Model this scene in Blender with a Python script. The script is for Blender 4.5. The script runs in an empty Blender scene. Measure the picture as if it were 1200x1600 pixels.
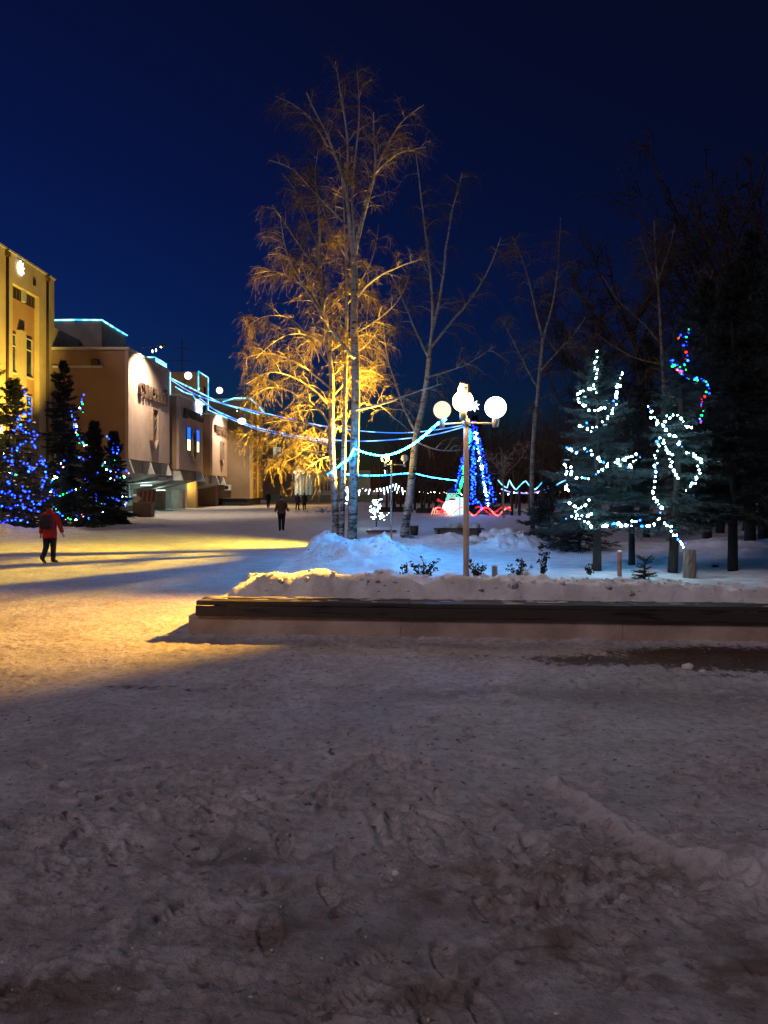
import bpy, math, random
import numpy as np
from mathutils import Vector, Matrix

# ------------------------------------------------------------------ camera, sky, light
S = bpy.context.scene
COL = S.collection
F = 1155.6            # focal length in photograph pixels (26 mm phone lens)
CX, HZ, EYE = 600.0, 765.0, 2.0
R = math.radians

cam = bpy.data.objects.new('camera', bpy.data.cameras.new('camera'))
COL.objects.link(cam)
cam.location = (0, 0, EYE)
cam.rotation_euler = (R(90), 0, 0)
cam.data.sensor_fit = 'VERTICAL'
cam.data.sensor_height = 36.0
cam.data.lens = 26.0
cam.data.shift_y = -35.0 / 1600.0
cam.data.clip_start = 0.05
cam.data.clip_end = 5000
S.camera = cam

W = bpy.data.worlds.new('World')
S.world = W
W.use_nodes = True
wn = W.node_tree
sky = wn.nodes.new('ShaderNodeTexSky')
sky.sky_type = 'NISHITA'
sky.sun_disc = False
sky.sun_elevation = R(1.0)
sky.sun_rotation = R(-50)
sky.ozone_density = 5.0
sky.dust_density = 0.3
gam = wn.nodes.new('ShaderNodeGamma')
gam.inputs[1].default_value = 2.0
tint = wn.nodes.new('ShaderNodeMix'); tint.data_type = 'RGBA'; tint.blend_type = 'MULTIPLY'
tint.inputs[0].default_value = 1.0
tint.inputs[7].default_value = (0.50, 0.46, 0.50, 1)
addn = wn.nodes.new('ShaderNodeMix'); addn.data_type = 'RGBA'; addn.blend_type = 'ADD'
addn.inputs[0].default_value = 1.0
addn.inputs[7].default_value = (0.018, 0.024, 0.040, 1)
bg = wn.nodes['Background']
wn.links.new(sky.outputs[0], gam.inputs[0])
wn.links.new(gam.outputs[0], tint.inputs[6])
wn.links.new(tint.outputs[2], addn.inputs[6])
wn.links.new(addn.outputs[2], bg.inputs[0])
bg.inputs[1].default_value = 0.10

# soft glow of the town behind the photographer
sun = bpy.data.objects.new('sun', bpy.data.lights.new('sun', 'SUN'))
COL.objects.link(sun)
sun.data.energy = 0.71
sun.data.angle = R(14)
sun.data.color = (1.0, 0.80, 0.84)
sun.rotation_euler = (R(49), 0, R(-38))

S.view_settings.view_transform = 'Standard'
S.view_settings.look = 'None'
S.view_settings.exposure = 0.0
S.view_settings.gamma = 1.0
S.render.engine = 'CYCLES'
S.cycles.max_bounces = 5
S.cycles.diffuse_bounces = 3
S.cycles.glossy_bounces = 2
S.cycles.transmission_bounces = 3
S.cycles.sample_clamp_indirect = 2.0
S.cycles.sample_clamp_direct = 0.0
S.cycles.caustics_reflective = False
S.cycles.caustics_refractive = False

# ------------------------------------------------------------------ helpers
def P(px, py, D):
    """world point at distance D that the photograph shows at pixel (px, py)"""
    return np.array([(px - CX) * D / F, D, EYE + (HZ - py) * D / F])

def setp(o, label=None, cat=None, group=None, kind=None):
    if label: o['label'] = label
    if cat: o['category'] = cat
    if group: o['group'] = group
    if kind: o['kind'] = kind
    return o

def thing(name, label, cat, loc=(0, 0, 0), group=None):
    o = bpy.data.objects.new(name, None)
    o.empty_display_size = 0.2
    COL.objects.link(o)
    o.location = loc
    o['_loc'] = tuple(float(v) for v in loc)
    return setp(o, label, cat, group)

def world_loc(o):
    v = Vector((0, 0, 0))
    while o is not None:
        v += Vector(o.location)
        o = o.parent
    return v

def mesh_obj(name, verts, faces, m=None, parent=None, smooth=False, edges=()):
    me = bpy.data.meshes.new(name)
    verts = np.asarray(verts, dtype=float)
    if parent is not None and len(verts):
        verts = verts - np.array(world_loc(parent))
    if isinstance(faces, np.ndarray):
        k = faces.shape[1]; n = len(faces)
        me.vertices.add(len(verts)); me.vertices.foreach_set('co', verts.ravel())
        me.loops.add(n * k); me.loops.foreach_set('vertex_index', faces.ravel().astype(np.int32))
        me.polygons.add(n)
        me.polygons.foreach_set('loop_start', np.arange(0, n * k, k, dtype=np.int32))
        me.polygons.foreach_set('loop_total', np.full(n, k, dtype=np.int32))
        me.update(calc_edges=True)
    else:
        me.from_pydata([tuple(v) for v in verts], list(edges), faces)
        me.update()
    if smooth:
        me.polygons.foreach_set('use_smooth', np.ones(len(me.polygons), dtype=bool))
    o = bpy.data.objects.new(name, me)
    COL.objects.link(o)
    if parent is not None:
        o.parent = parent
    if m is not None:
        me.materials.append(m)
    return o

def bevel(o, w, seg=2):
    b = o.modifiers.new('bevel', 'BEVEL'); b.width = w; b.segments = seg; b.limit_method = 'ANGLE'
    return o

class MB:
    def __init__(s):
        s.v = []; s.f = []
    def add(s, v, f):
        n = len(s.v)
        s.v += [tuple(map(float, p)) for p in v]
        s.f += [tuple(i + n for i in q) for q in f]
        return s
    def rng(s, x0, x1, y0, y1, z0, z1):
        v = [(x0, y0, z0), (x1, y0, z0), (x1, y1, z0), (x0, y1, z0), (x0, y0, z1), (x1, y0, z1), (x1, y1, z1), (x0, y1, z1)]
        return s.add(v, [(0, 3, 2, 1), (4, 5, 6, 7), (0, 1, 5, 4), (1, 2, 6, 5), (2, 3, 7, 6), (3, 0, 4, 7)])
    def box(s, c, size, rz=0.0, rx=0.0, ry=0.0):
        hx, hy, hz = [q / 2 for q in size]
        M = Matrix.Rotation(rz, 3, 'Z') @ Matrix.Rotation(ry, 3, 'Y') @ Matrix.Rotation(rx, 3, 'X')
        v = [M @ Vector((x, y, z)) + Vector(c) for z in (-hz, hz) for x, y in ((-hx, -hy), (hx, -hy), (hx, hy), (-hx, hy))]
        return s.add(v, [(0, 3, 2, 1), (4, 5, 6, 7), (0, 1, 5, 4), (1, 2, 6, 5), (2, 3, 7, 6), (3, 0, 4, 7)])
    def prism_y(s, poly, y0, y1):
        """polygon in (x, z) pulled along y"""
        n = len(poly)
        v = [(x, y0, z) for x, z in poly] + [(x, y1, z) for x, z in poly]
        f = [tuple(range(n)), tuple(range(2 * n - 1, n - 1, -1))]
        f += [(i, i + n, (i + 1) % n + n, (i + 1) % n) for i in range(n)]
        return s.add(v, f)
    def prism_x(s, poly, x0, x1):
        """polygon in (y, z) pulled along x"""
        n = len(poly)
        v = [(x0, y, z) for y, z in poly] + [(x1, y, z) for y, z in poly]
        f = [tuple(range(n - 1, -1, -1)), tuple(range(n, 2 * n))]
        f += [(i, (i + 1) % n, (i + 1) % n + n, i + n) for i in range(n)]
        return s.add(v, f)
    def tube(s, pts, rad, n=8, cap=True):
        pts = [Vector(p) for p in pts]
        if not hasattr(rad, '__len__'): rad = [rad] * len(pts)
        up = None; rings = []
        for i, p in enumerate(pts):
            d = (pts[min(i + 1, len(pts) - 1)] - pts[max(i - 1, 0)])
            d = d.normalized() if d.length > 1e-9 else Vector((0, 0, 1))
            if up is None:
                up = Vector((1, 0, 0)) if abs(d.x) < 0.8 else Vector((0, 1, 0))
            a = (up - d * up.dot(d)).normalized(); up = a
            b = d.cross(a)
            rings.append([p + (a * math.cos(2 * math.pi * k / n) + b * math.sin(2 * math.pi * k / n)) * rad[i] for k in range(n)])
        v = [q for r in rings for q in r]
        f = [(i * n + k, i * n + (k + 1) % n, (i + 1) * n + (k + 1) % n, (i + 1) * n + k) for i in range(len(pts) - 1) for k in range(n)]
        if cap:
            f += [tuple(range(n - 1, -1, -1)), tuple(range((len(pts) - 1) * n, len(pts) * n))]
        return s.add(v, f)
    def ball(s, c, r, nu=16, nv=10, sc=(1, 1, 1)):
        v = [(c[0], c[1], c[2] - r * sc[2])]
        for j in range(1, nv):
            t = math.pi * j / nv - math.pi / 2
            for i in range(nu):
                a = 2 * math.pi * i / nu
                v.append((c[0] + r * sc[0] * math.cos(t) * math.cos(a), c[1] + r * sc[1] * math.cos(t) * math.sin(a), c[2] + r * sc[2] * math.sin(t)))
        v.append((c[0], c[1], c[2] + r * sc[2]))
        f = [(0, 1 + (i + 1) % nu, 1 + i) for i in range(nu)]
        for j in range(nv - 2):
            f += [(1 + j * nu + i, 1 + j * nu + (i + 1) % nu, 1 + (j + 1) * nu + (i + 1) % nu, 1 + (j + 1) * nu + i) for i in range(nu)]
        t = len(v) - 1; b = 1 + (nv - 2) * nu
        f += [(b + i, b + (i + 1) % nu, t) for i in range(nu)]
        return s.add(v, f)
    def loft(s, rings):
        """rings: lists of (x, y, z) of equal length"""
        n = len(rings[0]); v = [p for r in rings for p in r]
        f = [(i * n + k, i * n + (k + 1) % n, (i + 1) * n + (k + 1) % n, (i + 1) * n + k) for i in range(len(rings) - 1) for k in range(n)]
        f += [tuple(range(n - 1, -1, -1)), tuple(range((len(rings) - 1) * n, len(rings) * n))]
        return s.add(v, f)
    def build(s, name, m=None, parent=None, smooth=False):
        return mesh_obj(name, s.v, s.f, m, parent, smooth)

# value noise -----------------------------------------------------------------
def _h(ix, iy, seed):
    n = (ix.astype(np.int64) * 374761393 + iy.astype(np.int64) * 668265263 + seed * 974634777) & 0x7fffffff
    n = ((n ^ (n >> 13)) * 1274126177) & 0x7fffffff
    n = (n ^ (n >> 16)) & 0xffff
    return n / 65535.0

def vn(x, y, seed=0):
    xi = np.floor(x); yi = np.floor(y); u = x - xi; v = y - yi
    u = u * u * u * (u * (u * 6 - 15) + 10); v = v * v * v * (v * (v * 6 - 15) + 10)
    a = _h(xi, yi, seed); b = _h(xi + 1, yi, seed); c = _h(xi, yi + 1, seed); d = _h(xi + 1, yi + 1, seed)
    return (a * (1 - u) + b * u) * (1 - v) + (c * (1 - u) + d * u) * v

def fbm(x, y, seed=0, octv=4, gain=0.5):
    t = 0; a = 1; w = 0; c, s_ = math.cos(0.6), math.sin(0.6)
    for i in range(octv):
        t = t + a * vn(x, y, seed + i * 17); w += a; a *= gain
        x, y = (x * c - y * s_) * 2.03 + 7.1, (x * s_ + y * c) * 2.03 + 3.7
    return t / w

def sstep(a, b, x):
    t = np.clip((x - a) / (b - a), 0, 1)
    return t * t * (3 - 2 * t)

# materials ---------------------------------------------------------------------
def mat(name, c1, c2=None, scale=6.0, rough=0.7, bump=0.0, bscale=None, detail=4.0, metal=0.0, stretch=None, spec=0.3, lo=0.35, hi=0.65):
    m = bpy.data.materials.new(name); m.use_nodes = True
    nt = m.node_tree; b = nt.nodes['Principled BSDF']
    b.inputs['Roughness'].default_value = rough
    b.inputs['Metallic'].default_value = metal
    b.inputs['Specular IOR Level'].default_value = spec
    c2 = c2 or tuple(v * 0.72 for v in c1)
    tc = nt.nodes.new('ShaderNodeTexCoord'); src = tc.outputs['Object']
    if stretch:
        mp = nt.nodes.new('ShaderNodeMapping'); mp.inputs['Scale'].default_value = stretch
        nt.links.new(src, mp.inputs[0]); src = mp.outputs[0]
    nz = nt.nodes.new('ShaderNodeTexNoise'); nz.inputs['Scale'].default_value = scale; nz.inputs['Detail'].default_value = detail
    nt.links.new(src, nz.inputs['Vector'])
    rp = nt.nodes.new('ShaderNodeValToRGB')
    rp.color_ramp.elements[0].position = lo; rp.color_ramp.elements[1].position = hi
    rp.color_ramp.elements[0].color = (*c2, 1); rp.color_ramp.elements[1].color = (*c1, 1)
    nt.links.new(nz.outputs['Fac'], rp.inputs[0]); nt.links.new(rp.outputs[0], b.inputs['Base Color'])
    if bump:
        n2 = nt.nodes.new('ShaderNodeTexNoise'); n2.inputs['Scale'].default_value = bscale or scale * 4; n2.inputs['Detail'].default_value = 5
        nt.links.new(src, n2.inputs['Vector'])
        bp = nt.nodes.new('ShaderNodeBump'); bp.inputs['Strength'].default_value = min(1, bump); bp.inputs['Distance'].default_value = 0.02
        nt.links.new(n2.outputs['Fac'], bp.inputs['Height']); nt.links.new(bp.outputs[0], b.inputs['Normal'])
    return m

def glow(name, col, strength, vary=None, scale=3.0):
    """something that gives off light; vary = (colour, strength) for a second tone along it"""
    m = bpy.data.materials.new(name); m.use_nodes = True
    nt = m.node_tree; nt.nodes.clear()
    out = nt.nodes.new('ShaderNodeOutputMaterial'); e = nt.nodes.new('ShaderNodeEmission')
    e.inputs[0].default_value = (*col, 1); e.inputs[1].default_value = strength
    if vary:
        tc = nt.nodes.new('ShaderNodeTexCoord'); nz = nt.nodes.new('ShaderNodeTexNoise'); nz.inputs['Scale'].default_value = scale; nz.inputs['Detail'].default_value = 1.5
        nt.links.new(tc.outputs['Object'], nz.inputs['Vector'])
        rp = nt.nodes.new('ShaderNodeValToRGB'); rp.color_ramp.elements[0].position = 0.42; rp.color_ramp.elements[1].position = 0.6
        rp.color_ramp.elements[0].color = (*[c * strength for c in col], 1); rp.color_ramp.elements[1].color = (*[c * vary[1] for c in vary[0]], 1)
        nt.links.new(nz.outputs['Fac'], rp.inputs[0]); nt.links.new(rp.outputs[0], e.inputs[0]); e.inputs[1].default_value = 1.0
    nt.links.new(e.outputs[0], out.inputs[0])
    return m

def birch_mat():
    m = bpy.data.materials.new('birch_bark'); m.use_nodes = True
    nt = m.node_tree; b = nt.nodes['Principled BSDF']; b.inputs['Roughness'].default_value = 0.75; b.inputs['Specular IOR Level'].default_value = 0.2
    tc = nt.nodes.new('ShaderNodeTexCoord')
    mp = nt.nodes.new('ShaderNodeMapping'); mp.inputs['Scale'].default_value = (3.0, 3.0, 9.0)
    nt.links.new(tc.outputs['Object'], mp.inputs[0])
    nz = nt.nodes.new('ShaderNodeTexNoise'); nz.inputs['Scale'].default_value = 1.3; nz.inputs['Detail'].default_value = 5; nz.inputs['Roughness'].default_value = 0.65
    nt.links.new(mp.outputs[0], nz.inputs['Vector'])
    # black fissures grow denser toward the foot of the stem
    sx = nt.nodes.new('ShaderNodeSeparateXYZ'); nt.links.new(tc.outputs['Object'], sx.inputs[0])
    mr = nt.nodes.new('ShaderNodeMapRange'); mr.inputs[1].default_value = 0.0; mr.inputs[2].default_value = 4.0; mr.inputs[3].default_value = 0.10; mr.inputs[4].default_value = -0.02
    nt.links.new(sx.outputs[2], mr.inputs[0])
    sb = nt.nodes.new('ShaderNodeMath'); sb.operation = 'SUBTRACT'
    nt.links.new(nz.outputs['Fac'], sb.inputs[0]); nt.links.new(mr.outputs[0], sb.inputs[1])
    rp = nt.nodes.new('ShaderNodeValToRGB')
    e = rp.color_ramp.elements; e[0].position = 0.36; e[0].color = (0.03, 0.025, 0.022, 1); e[1].position = 0.45; e[1].color = (0.25, 0.215, 0.18, 1)
    x = e.new(0.62); x.color = (0.37, 0.32, 0.265, 1)
    nt.links.new(sb.outputs[0], rp.inputs[0]); nt.links.new(rp.outputs[0], b.inputs['Base Color'])
    bp = nt.nodes.new('ShaderNodeBump'); bp.inputs['Strength'].default_value = 0.5; bp.inputs['Distance'].default_value = 0.02
    nt.links.new(nz.outputs['Fac'], bp.inputs['Height']); nt.links.new(bp.outputs[0], b.inputs['Normal'])
    return m

def ground_mat():
    """trodden snow: 'bare' attribute = where paving shows through, 'dirt' = grit mixed into the snow"""
    m = bpy.data.materials.new('trodden_snow'); m.use_nodes = True
    nt = m.node_tree; b = nt.nodes['Principled BSDF']; L = nt.links.new
    b.inputs['Roughness'].default_value = 0.62; b.inputs['Specular IOR Level'].default_value = 0.25
    tc = nt.nodes.new('ShaderNodeTexCoord')
    def noise(sc, det, rough=0.55):
        n = nt.nodes.new('ShaderNodeTexNoise'); n.inputs['Scale'].default_value = sc; n.inputs['Detail'].default_value = det; n.inputs['Roughness'].default_value = rough
        L(tc.outputs['Object'], n.inputs['Vector']); return n
    def ramp(src, p0, c0, p1, c1):
        r = nt.nodes.new('ShaderNodeValToRGB'); r.color_ramp.elements[0].position = p0; r.color_ramp.elements[0].color = (*c0, 1)
        r.color_ramp.elements[1].position = p1; r.color_ramp.elements[1].color = (*c1, 1); L(src, r.inputs[0]); return r
    n1 = noise(1.7, 9, 0.68); n2 = noise(11, 9, 0.72); n3 = noise(70, 4, 0.6)
    snow = ramp(n1.outputs['Fac'], 0.34, (0.45, 0.42, 0.43), 0.64, (0.66, 0.63, 0.645))
    grit = ramp(n2.outputs['Fac'], 0.31, (0.36, 0.335, 0.33), 0.54, (1, 1, 1))
    mx = nt.nodes.new('ShaderNodeMix'); mx.data_type = 'RGBA'; mx.blend_type = 'MULTIPLY'; mx.inputs[0].default_value = 0.75
    L(snow.outputs[0], mx.inputs[6]); L(grit.outputs[0], mx.inputs[7])
    # small dark pits and grit
    n4 = noise(16, 3, 0.5); pit = ramp(n4.outputs['Fac'], 0.30, (0.30, 0.26, 0.24), 0.37, (1, 1, 1))
    m2 = nt.nodes.new('ShaderNodeMix'); m2.data_type = 'RGBA'; m2.blend_type = 'MULTIPLY'; m2.inputs[0].default_value = 1.0
    L(mx.outputs[2], m2.inputs[6]); L(pit.outputs[0], m2.inputs[7]); mx = m2
    at = nt.nodes.new('ShaderNodeAttribute'); at.attribute_name = 'wear'
    sp = nt.nodes.new('ShaderNodeSeparateColor'); L(at.outputs['Color'], sp.inputs[0])
    dirt = nt.nodes.new('ShaderNodeMix'); dirt.data_type = 'RGBA'
    dm = nt.nodes.new('ShaderNodeMath'); dm.operation = 'MULTIPLY'; L(sp.outputs[1], dm.inputs[0]); dm.inputs[1].default_value = 1.0
    L(dm.outputs[0], dirt.inputs[0]); L(mx.outputs[2], dirt.inputs[6]); dirt.inputs[7].default_value = (0.215, 0.17, 0.15, 1)
    pav = ramp(n2.outputs['Fac'], 0.35, (0.055, 0.036, 0.028), 0.7, (0.13, 0.085, 0.065))
    # torn edge of the bare places
    ad = nt.nodes.new('ShaderNodeMath'); ad.operation = 'ADD'; L(sp.outputs[0], ad.inputs[0])
    sc_ = nt.nodes.new('ShaderNodeMath'); sc_.operation = 'MULTIPLY_ADD'; L(n2.outputs['Fac'], sc_.inputs[0]); sc_.inputs[1].default_value = 1.3; sc_.inputs[2].default_value = -0.65
    L(sc_.outputs[0], ad.inputs[1])
    edge = ramp(ad.outputs[0], 0.42, (0, 0, 0), 0.58, (1, 1, 1))
    # clean crumbly snow thrown up in ridges and clods
    cl = nt.nodes.new('ShaderNodeMix'); cl.data_type = 'RGBA'
    L(sp.outputs[2], cl.inputs[0]); L(dirt.outputs[2], cl.inputs[6]); cl.inputs[7].default_value = (0.74, 0.73, 0.745, 1)
    bare = nt.nodes.new('ShaderNodeMix'); bare.data_type = 'RGBA'
    L(edge.outputs[0], bare.inputs[0]); L(cl.outputs[2], bare.inputs[6]); L(pav.outputs[0], bare.inputs[7])
    L(bare.outputs[2], b.inputs['Base Color'])
    b1 = nt.nodes.new('ShaderNodeBump'); b1.inputs['Strength'].default_value = 0.9; b1.inputs['Distance'].default_value = 0.05; L(n2.outputs['Fac'], b1.inputs['Height'])
    b2 = nt.nodes.new('ShaderNodeBump'); b2.inputs['Strength'].default_value = 0.6; b2.inputs['Distance'].default_value = 0.008; L(n3.outputs['Fac'], b2.inputs['Height'])
    L(b1.outputs[0], b2.inputs['Normal']); L(b2.outputs[0], b.inputs['Normal'])
    return m

M_GROUND = ground_mat()
M_SNOW = mat('fresh_snow', (0.74, 0.74, 0.76), (0.54, 0.525, 0.52), 3.2, 0.6, 0.9, 15, 9)
M_SNOWD = mat('shovelled_snow', (0.66, 0.64, 0.63), (0.42, 0.39, 0.36), 3.5, 0.65, 0.8, 16, 6)
M_BIRCH = birch_mat()
M_TWIG = mat('birch_twigs', (0.125, 0.076, 0.043), (0.065, 0.04, 0.024), 3, 0.8)
M_LIMB = mat('birch_limbs', (0.40, 0.34, 0.28), (0.20, 0.16, 0.12), 4, 0.8, 0.4, 20)
M_DARKBARK = mat('dark_bark', (0.05, 0.042, 0.036), (0.02, 0.017, 0.015), 8, 0.9, 0.6, 30, stretch=(1, 1, 0.25))
M_NEEDLE = mat('spruce_needles', (0.022, 0.028, 0.023), (0.009, 0.012, 0.010), 1.6, 0.7)
M_NEEDLE_B = mat('blue_spruce_needles', (0.040, 0.064, 0.068), (0.013, 0.024, 0.027), 1.6, 0.7)
M_NEEDLE_D = mat('dark_needles', (0.016, 0.02, 0.016), (0.007, 0.009, 0.008), 1.2, 0.8)
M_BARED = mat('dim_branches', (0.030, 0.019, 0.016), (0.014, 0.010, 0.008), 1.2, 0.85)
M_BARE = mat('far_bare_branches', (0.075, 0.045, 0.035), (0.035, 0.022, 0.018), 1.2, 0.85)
M_CONC = mat('painted_concrete', (0.56, 0.43, 0.35), (0.34, 0.25, 0.20), 1.6, 0.8, 0.6, 26, 9)
M_BLACKWOOD = mat('worn_black_wood', (0.020, 0.016, 0.014), (0.055, 0.045, 0.038), 3.2, 0.6, 0.6, 30, 6, stretch=(0.35, 6, 6), lo=0.58, hi=0.64)
M_POST = mat('lamp_post_paint', (0.46, 0.36, 0.30), (0.38, 0.29, 0.24), 5, 0.45, 0.1, 40)
M_METAL = mat('grey_metal', (0.45, 0.44, 0.43), (0.32, 0.31, 0.30), 9, 0.4, metal=0.6)
M_DARKMETAL = mat('dark_metal', (0.03, 0.03, 0.032), (0.015, 0.015, 0.016), 9, 0.5)
M_CABLE = mat('dark_cable', (0.02, 0.025, 0.02), None, 9, 0.6)
M_PINKWALL = mat('pink_render', (0.50, 0.37, 0.30), (0.42, 0.305, 0.25), 0.8, 0.8, 0.25, 6, 6)
M_BROWNWALL = mat('brown_render', (0.33, 0.205, 0.125), (0.27, 0.165, 0.10), 0.6, 0.85, 0.25, 6, 6)
M_SOFFIT = mat('soffit_render', (0.26, 0.235, 0.21), (0.20, 0.18, 0.16), 1, 0.85)
M_WHITECONC = mat('white_concrete', (0.60, 0.58, 0.54), (0.48, 0.46, 0.43), 2, 0.7)
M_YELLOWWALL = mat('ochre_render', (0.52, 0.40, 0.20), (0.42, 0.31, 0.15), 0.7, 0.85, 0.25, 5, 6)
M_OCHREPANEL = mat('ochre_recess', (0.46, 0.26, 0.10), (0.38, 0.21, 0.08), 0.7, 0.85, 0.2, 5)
M_PIPE = mat('brown_pipe', (0.14, 0.08, 0.05), None, 5, 0.6)
M_GLASS = mat('dark_window', (0.05, 0.055, 0.06), (0.02, 0.022, 0.025), 1.2, 0.12, spec=0.6)
M_FRAME = mat('window_frame', (0.5, 0.47, 0.42), None, 3, 0.6)
M_LETTER = mat('letter_metal', (0.13, 0.085, 0.06), (0.08, 0.05, 0.04), 8, 0.45, metal=0.2)
M_CREAMLETTER = mat('pale_letter', (0.30, 0.22, 0.17), None, 8, 0.5)

G_WHITE = glow('globe_white', (0.93, 1.0, 0.92), 9.0)
G_WARM = glow('globe_warm', (1.0, 0.85, 0.60), 1.3)
G_SODIUM = glow('globe_sodium', (1.0, 0.50, 0.09), 85.0)
G_YELLOW = glow('globe_yellow', (1.0, 0.70, 0.08), 110.0)
G_LENS = glow('flood_lens', (1.0, 0.62, 0.18), 30.0)
G_LENSW = glow('flood_lens_white', (1.0, 0.84, 0.62), 14.0)
G_ROPE = glow('rope_cyan', (0.0015, 0.17, 0.8), 130.0, ((0.009, 0.40, 1.0), 430.0), 6.0)
G_ROPEMID = glow('rope_cyan_soft', (0.004, 0.10, 0.8), 12.0, ((0.02, 0.33, 1.0), 70.0), 4.0)
G_ROPEFAR = glow('rope_far', (0.03, 0.16, 0.9), 2.6, ((0.25, 0.5, 1.0), 3.0), 0.7)
G_ROPEBLD = glow('rope_building', (0.03, 0.42, 0.85), 2.2, ((0.35, 0.85, 1.0), 2.6), 0.9)
G_RED = glow('rope_red', (1.0, 0.05, 0.06), 3.0, ((1.0, 0.22, 0.16), 3.0), 2.0)
BULB = {
    'blue': glow('bulb_blue', (0.004, 0.020, 1.0), 26.0),
    'white': glow('bulb_white', (0.45, 0.88, 1.0), 60.0),
    'green': glow('bulb_green', (0.012, 1.0, 0.14), 7.0),
    'red': glow('bulb_red', (1.0, 0.012, 0.012), 8.0),
    'cyan': glow('bulb_cyan', (0.01, 0.10, 1.0), 16.0),
    'pink': glow('bulb_pink', (1.0, 0.35, 0.55), 4.0),
    'warm': glow('bulb_warm', (1.0, 0.78, 0.5), 6.0),
}
_bulb_mesh = {}
def bulb_mesh(col, r):
    k = (col, round(r, 4))
    if k not in _bulb_mesh:
        b = MB().ball((0, 0, 0), r, 6, 4, (1, 1, 1.25))
        me = bpy.data.meshes.new('bulb'); me.from_pydata(b.v, [], b.f); me.update(); me.materials.append(BULB[col]); _bulb_mesh[k] = me
    return _bulb_mesh[k]

def resample(pts, step):
    pts = np.asarray(pts, float); d = np.r_[0, np.cumsum(np.linalg.norm(np.diff(pts, axis=0), axis=1))]
    n = max(2, int(round(d[-1] / step)) + 1); t = np.linspace(0, d[-1], n)
    return np.stack([np.interp(t, d, pts[:, i]) for i in range(pts.shape[1])], 1)

def smooth_poly(pts, it=2):
    p = np.asarray(pts, float)
    for _ in range(it):
        q = np.empty((2 * len(p) - 2, p.shape[1])); q[0::2] = p[:-1] * .75 + p[1:] * .25; q[1::2] = p[:-1] * .25 + p[1:] * .75
        p = np.vstack([p[:1], q, p[-1:]])
    return p

def string_lights(label, strands, cols, step, r, group=None, seed=1, cable_r=0.010, jit=1.3, name='string_lights', cat='string lights'):
    """strands: world polylines; a dark cable with separate little bulbs"""
    rng = random.Random(seed)
    allp = np.vstack([np.asarray(s_) for s_ in strands])
    base = allp.mean(0); base[2] = allp[:, 2].min()
    t = thing(name, label, cat, base, group)
    bulbs = []
    for s_ in strands:
        q = resample(s_, step)
        MB().tube(q, cable_r, 4).build('cable', M_CABLE, t)
        bulbs += [p for p in q]
    if len(bulbs) > 100:
        k = len(bulbs) / 100.0
        bulbs = [bulbs[int(i * k)] for i in range(100)]
    for p in bulbs:
        c = rng.choice(cols)
        o = bpy.data.objects.new('bulb', bulb_mesh(c, r)); COL.objects.link(o); o.parent = t
        o.location = Vector(p) - Vector(base) + Vector([rng.gauss(0, 1) * r * jit for _ in range(3)])
        s_ = rng.uniform(0.45, 1.45); o.scale = (s_, s_, s_)
        o.rotation_euler = (rng.uniform(0, 3), rng.uniform(0, 3), 0)
    return t

def light(name, kind, loc, parent, energy, color, aim=None, spot=None, blend=0.3, size=0.1, spread=None):
    d = bpy.data.lights.new(name, kind); d.energy = energy; d.color = color
    if kind == 'SPOT':
        d.spot_size = R(spot); d.spot_blend = blend; d.shadow_soft_size = size
    elif kind == 'POINT':
        d.shadow_soft_size = size
    o = bpy.data.objects.new(name, d); COL.objects.link(o)
    o.location = Vector(loc) - (world_loc(parent) if parent else Vector()); o.parent = parent
    if aim is not None:
        o.rotation_euler = (Vector(aim) - Vector(loc)).to_track_quat('-Z', 'Y').to_euler()
    return o

# ------------------------------------------------------------------ ground
WALL_A = np.array([-2.55, 10.02]); WALL_B = np.array([9.0, 9.17])     # front edge of the bench seat
def wall_y(x):
    return WALL_A[1] + (x - WALL_A[0]) * (WALL_B[1] - WALL_A[1]) / (WALL_B[0] - WALL_A[0])

def blob(x, y, cx, cy, rx, ry, rot=0.0):
    c, s_ = math.cos(rot), math.sin(rot)
    u = ((x - cx) * c + (y - cy) * s_) / rx; v = (-(x - cx) * s_ + (y - cy) * c) / ry
    return np.exp(-(u * u + v * v))

def seg_dist(x, y, pts):
    d = np.full(np.shape(x), 1e9)
    for (ax, ay), (bx, by) in zip(pts[:-1], pts[1:]):
        L2 = (bx - ax) ** 2 + (by - ay) ** 2
        t = np.clip(((x - ax) * (bx - ax) + (y - ay) * (by - ay)) / L2, 0, 1)
        d = np.minimum(d, np.hypot(x - ax - t * (bx - ax), y - ay - t * (by - ay)))
    return d

_rg = np.random.RandomState(5)
_prints = []
def _walk(x, y, ang, n, step=0.68):
    for i in range(n):
        s_ = 0.11 if i % 2 else -0.11
        _prints.append((x + math.cos(ang) * s_, y - math.sin(ang) * s_ * 0 + s_ * 0.2, ang + _rg.uniform(-.25, .25)))
        x += math.sin(ang) * step; y += math.cos(ang) * step
for (x, y, a, n) in ((-1.4, 2.9, 0.5, 9), (0.5, 2.8, -0.15, 9), (-2.6, 4.0, 0.9, 8), (1.7, 3.0, -0.6, 10), (-0.4, 3.3, 0.1, 8), (0.1, 4.4, 1.2, 6),
                     (2.4, 4.2, -1.0, 8), (-1.0, 4.1, -0.9, 6), (0.9, 3.6, 0.3, 9), (-2.0, 6.0, 0.7, 6), (0.2, 2.9, 0.8, 6)):
    _walk(x, y, a, n)
RIDGE = [(1.15, 5.0), (1.32, 4.6), (1.42, 4.2), (1.55, 3.95), (1.8, 3.78), (2.4, 3.65), (3.6, 3.5)]

for _i in range(36):
    _y = _rg.uniform(2.6, 7.5); _prints.append((_rg.uniform(-.5, .5) * _y, _y, _rg.uniform(-1.6, 1.6)))

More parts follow.
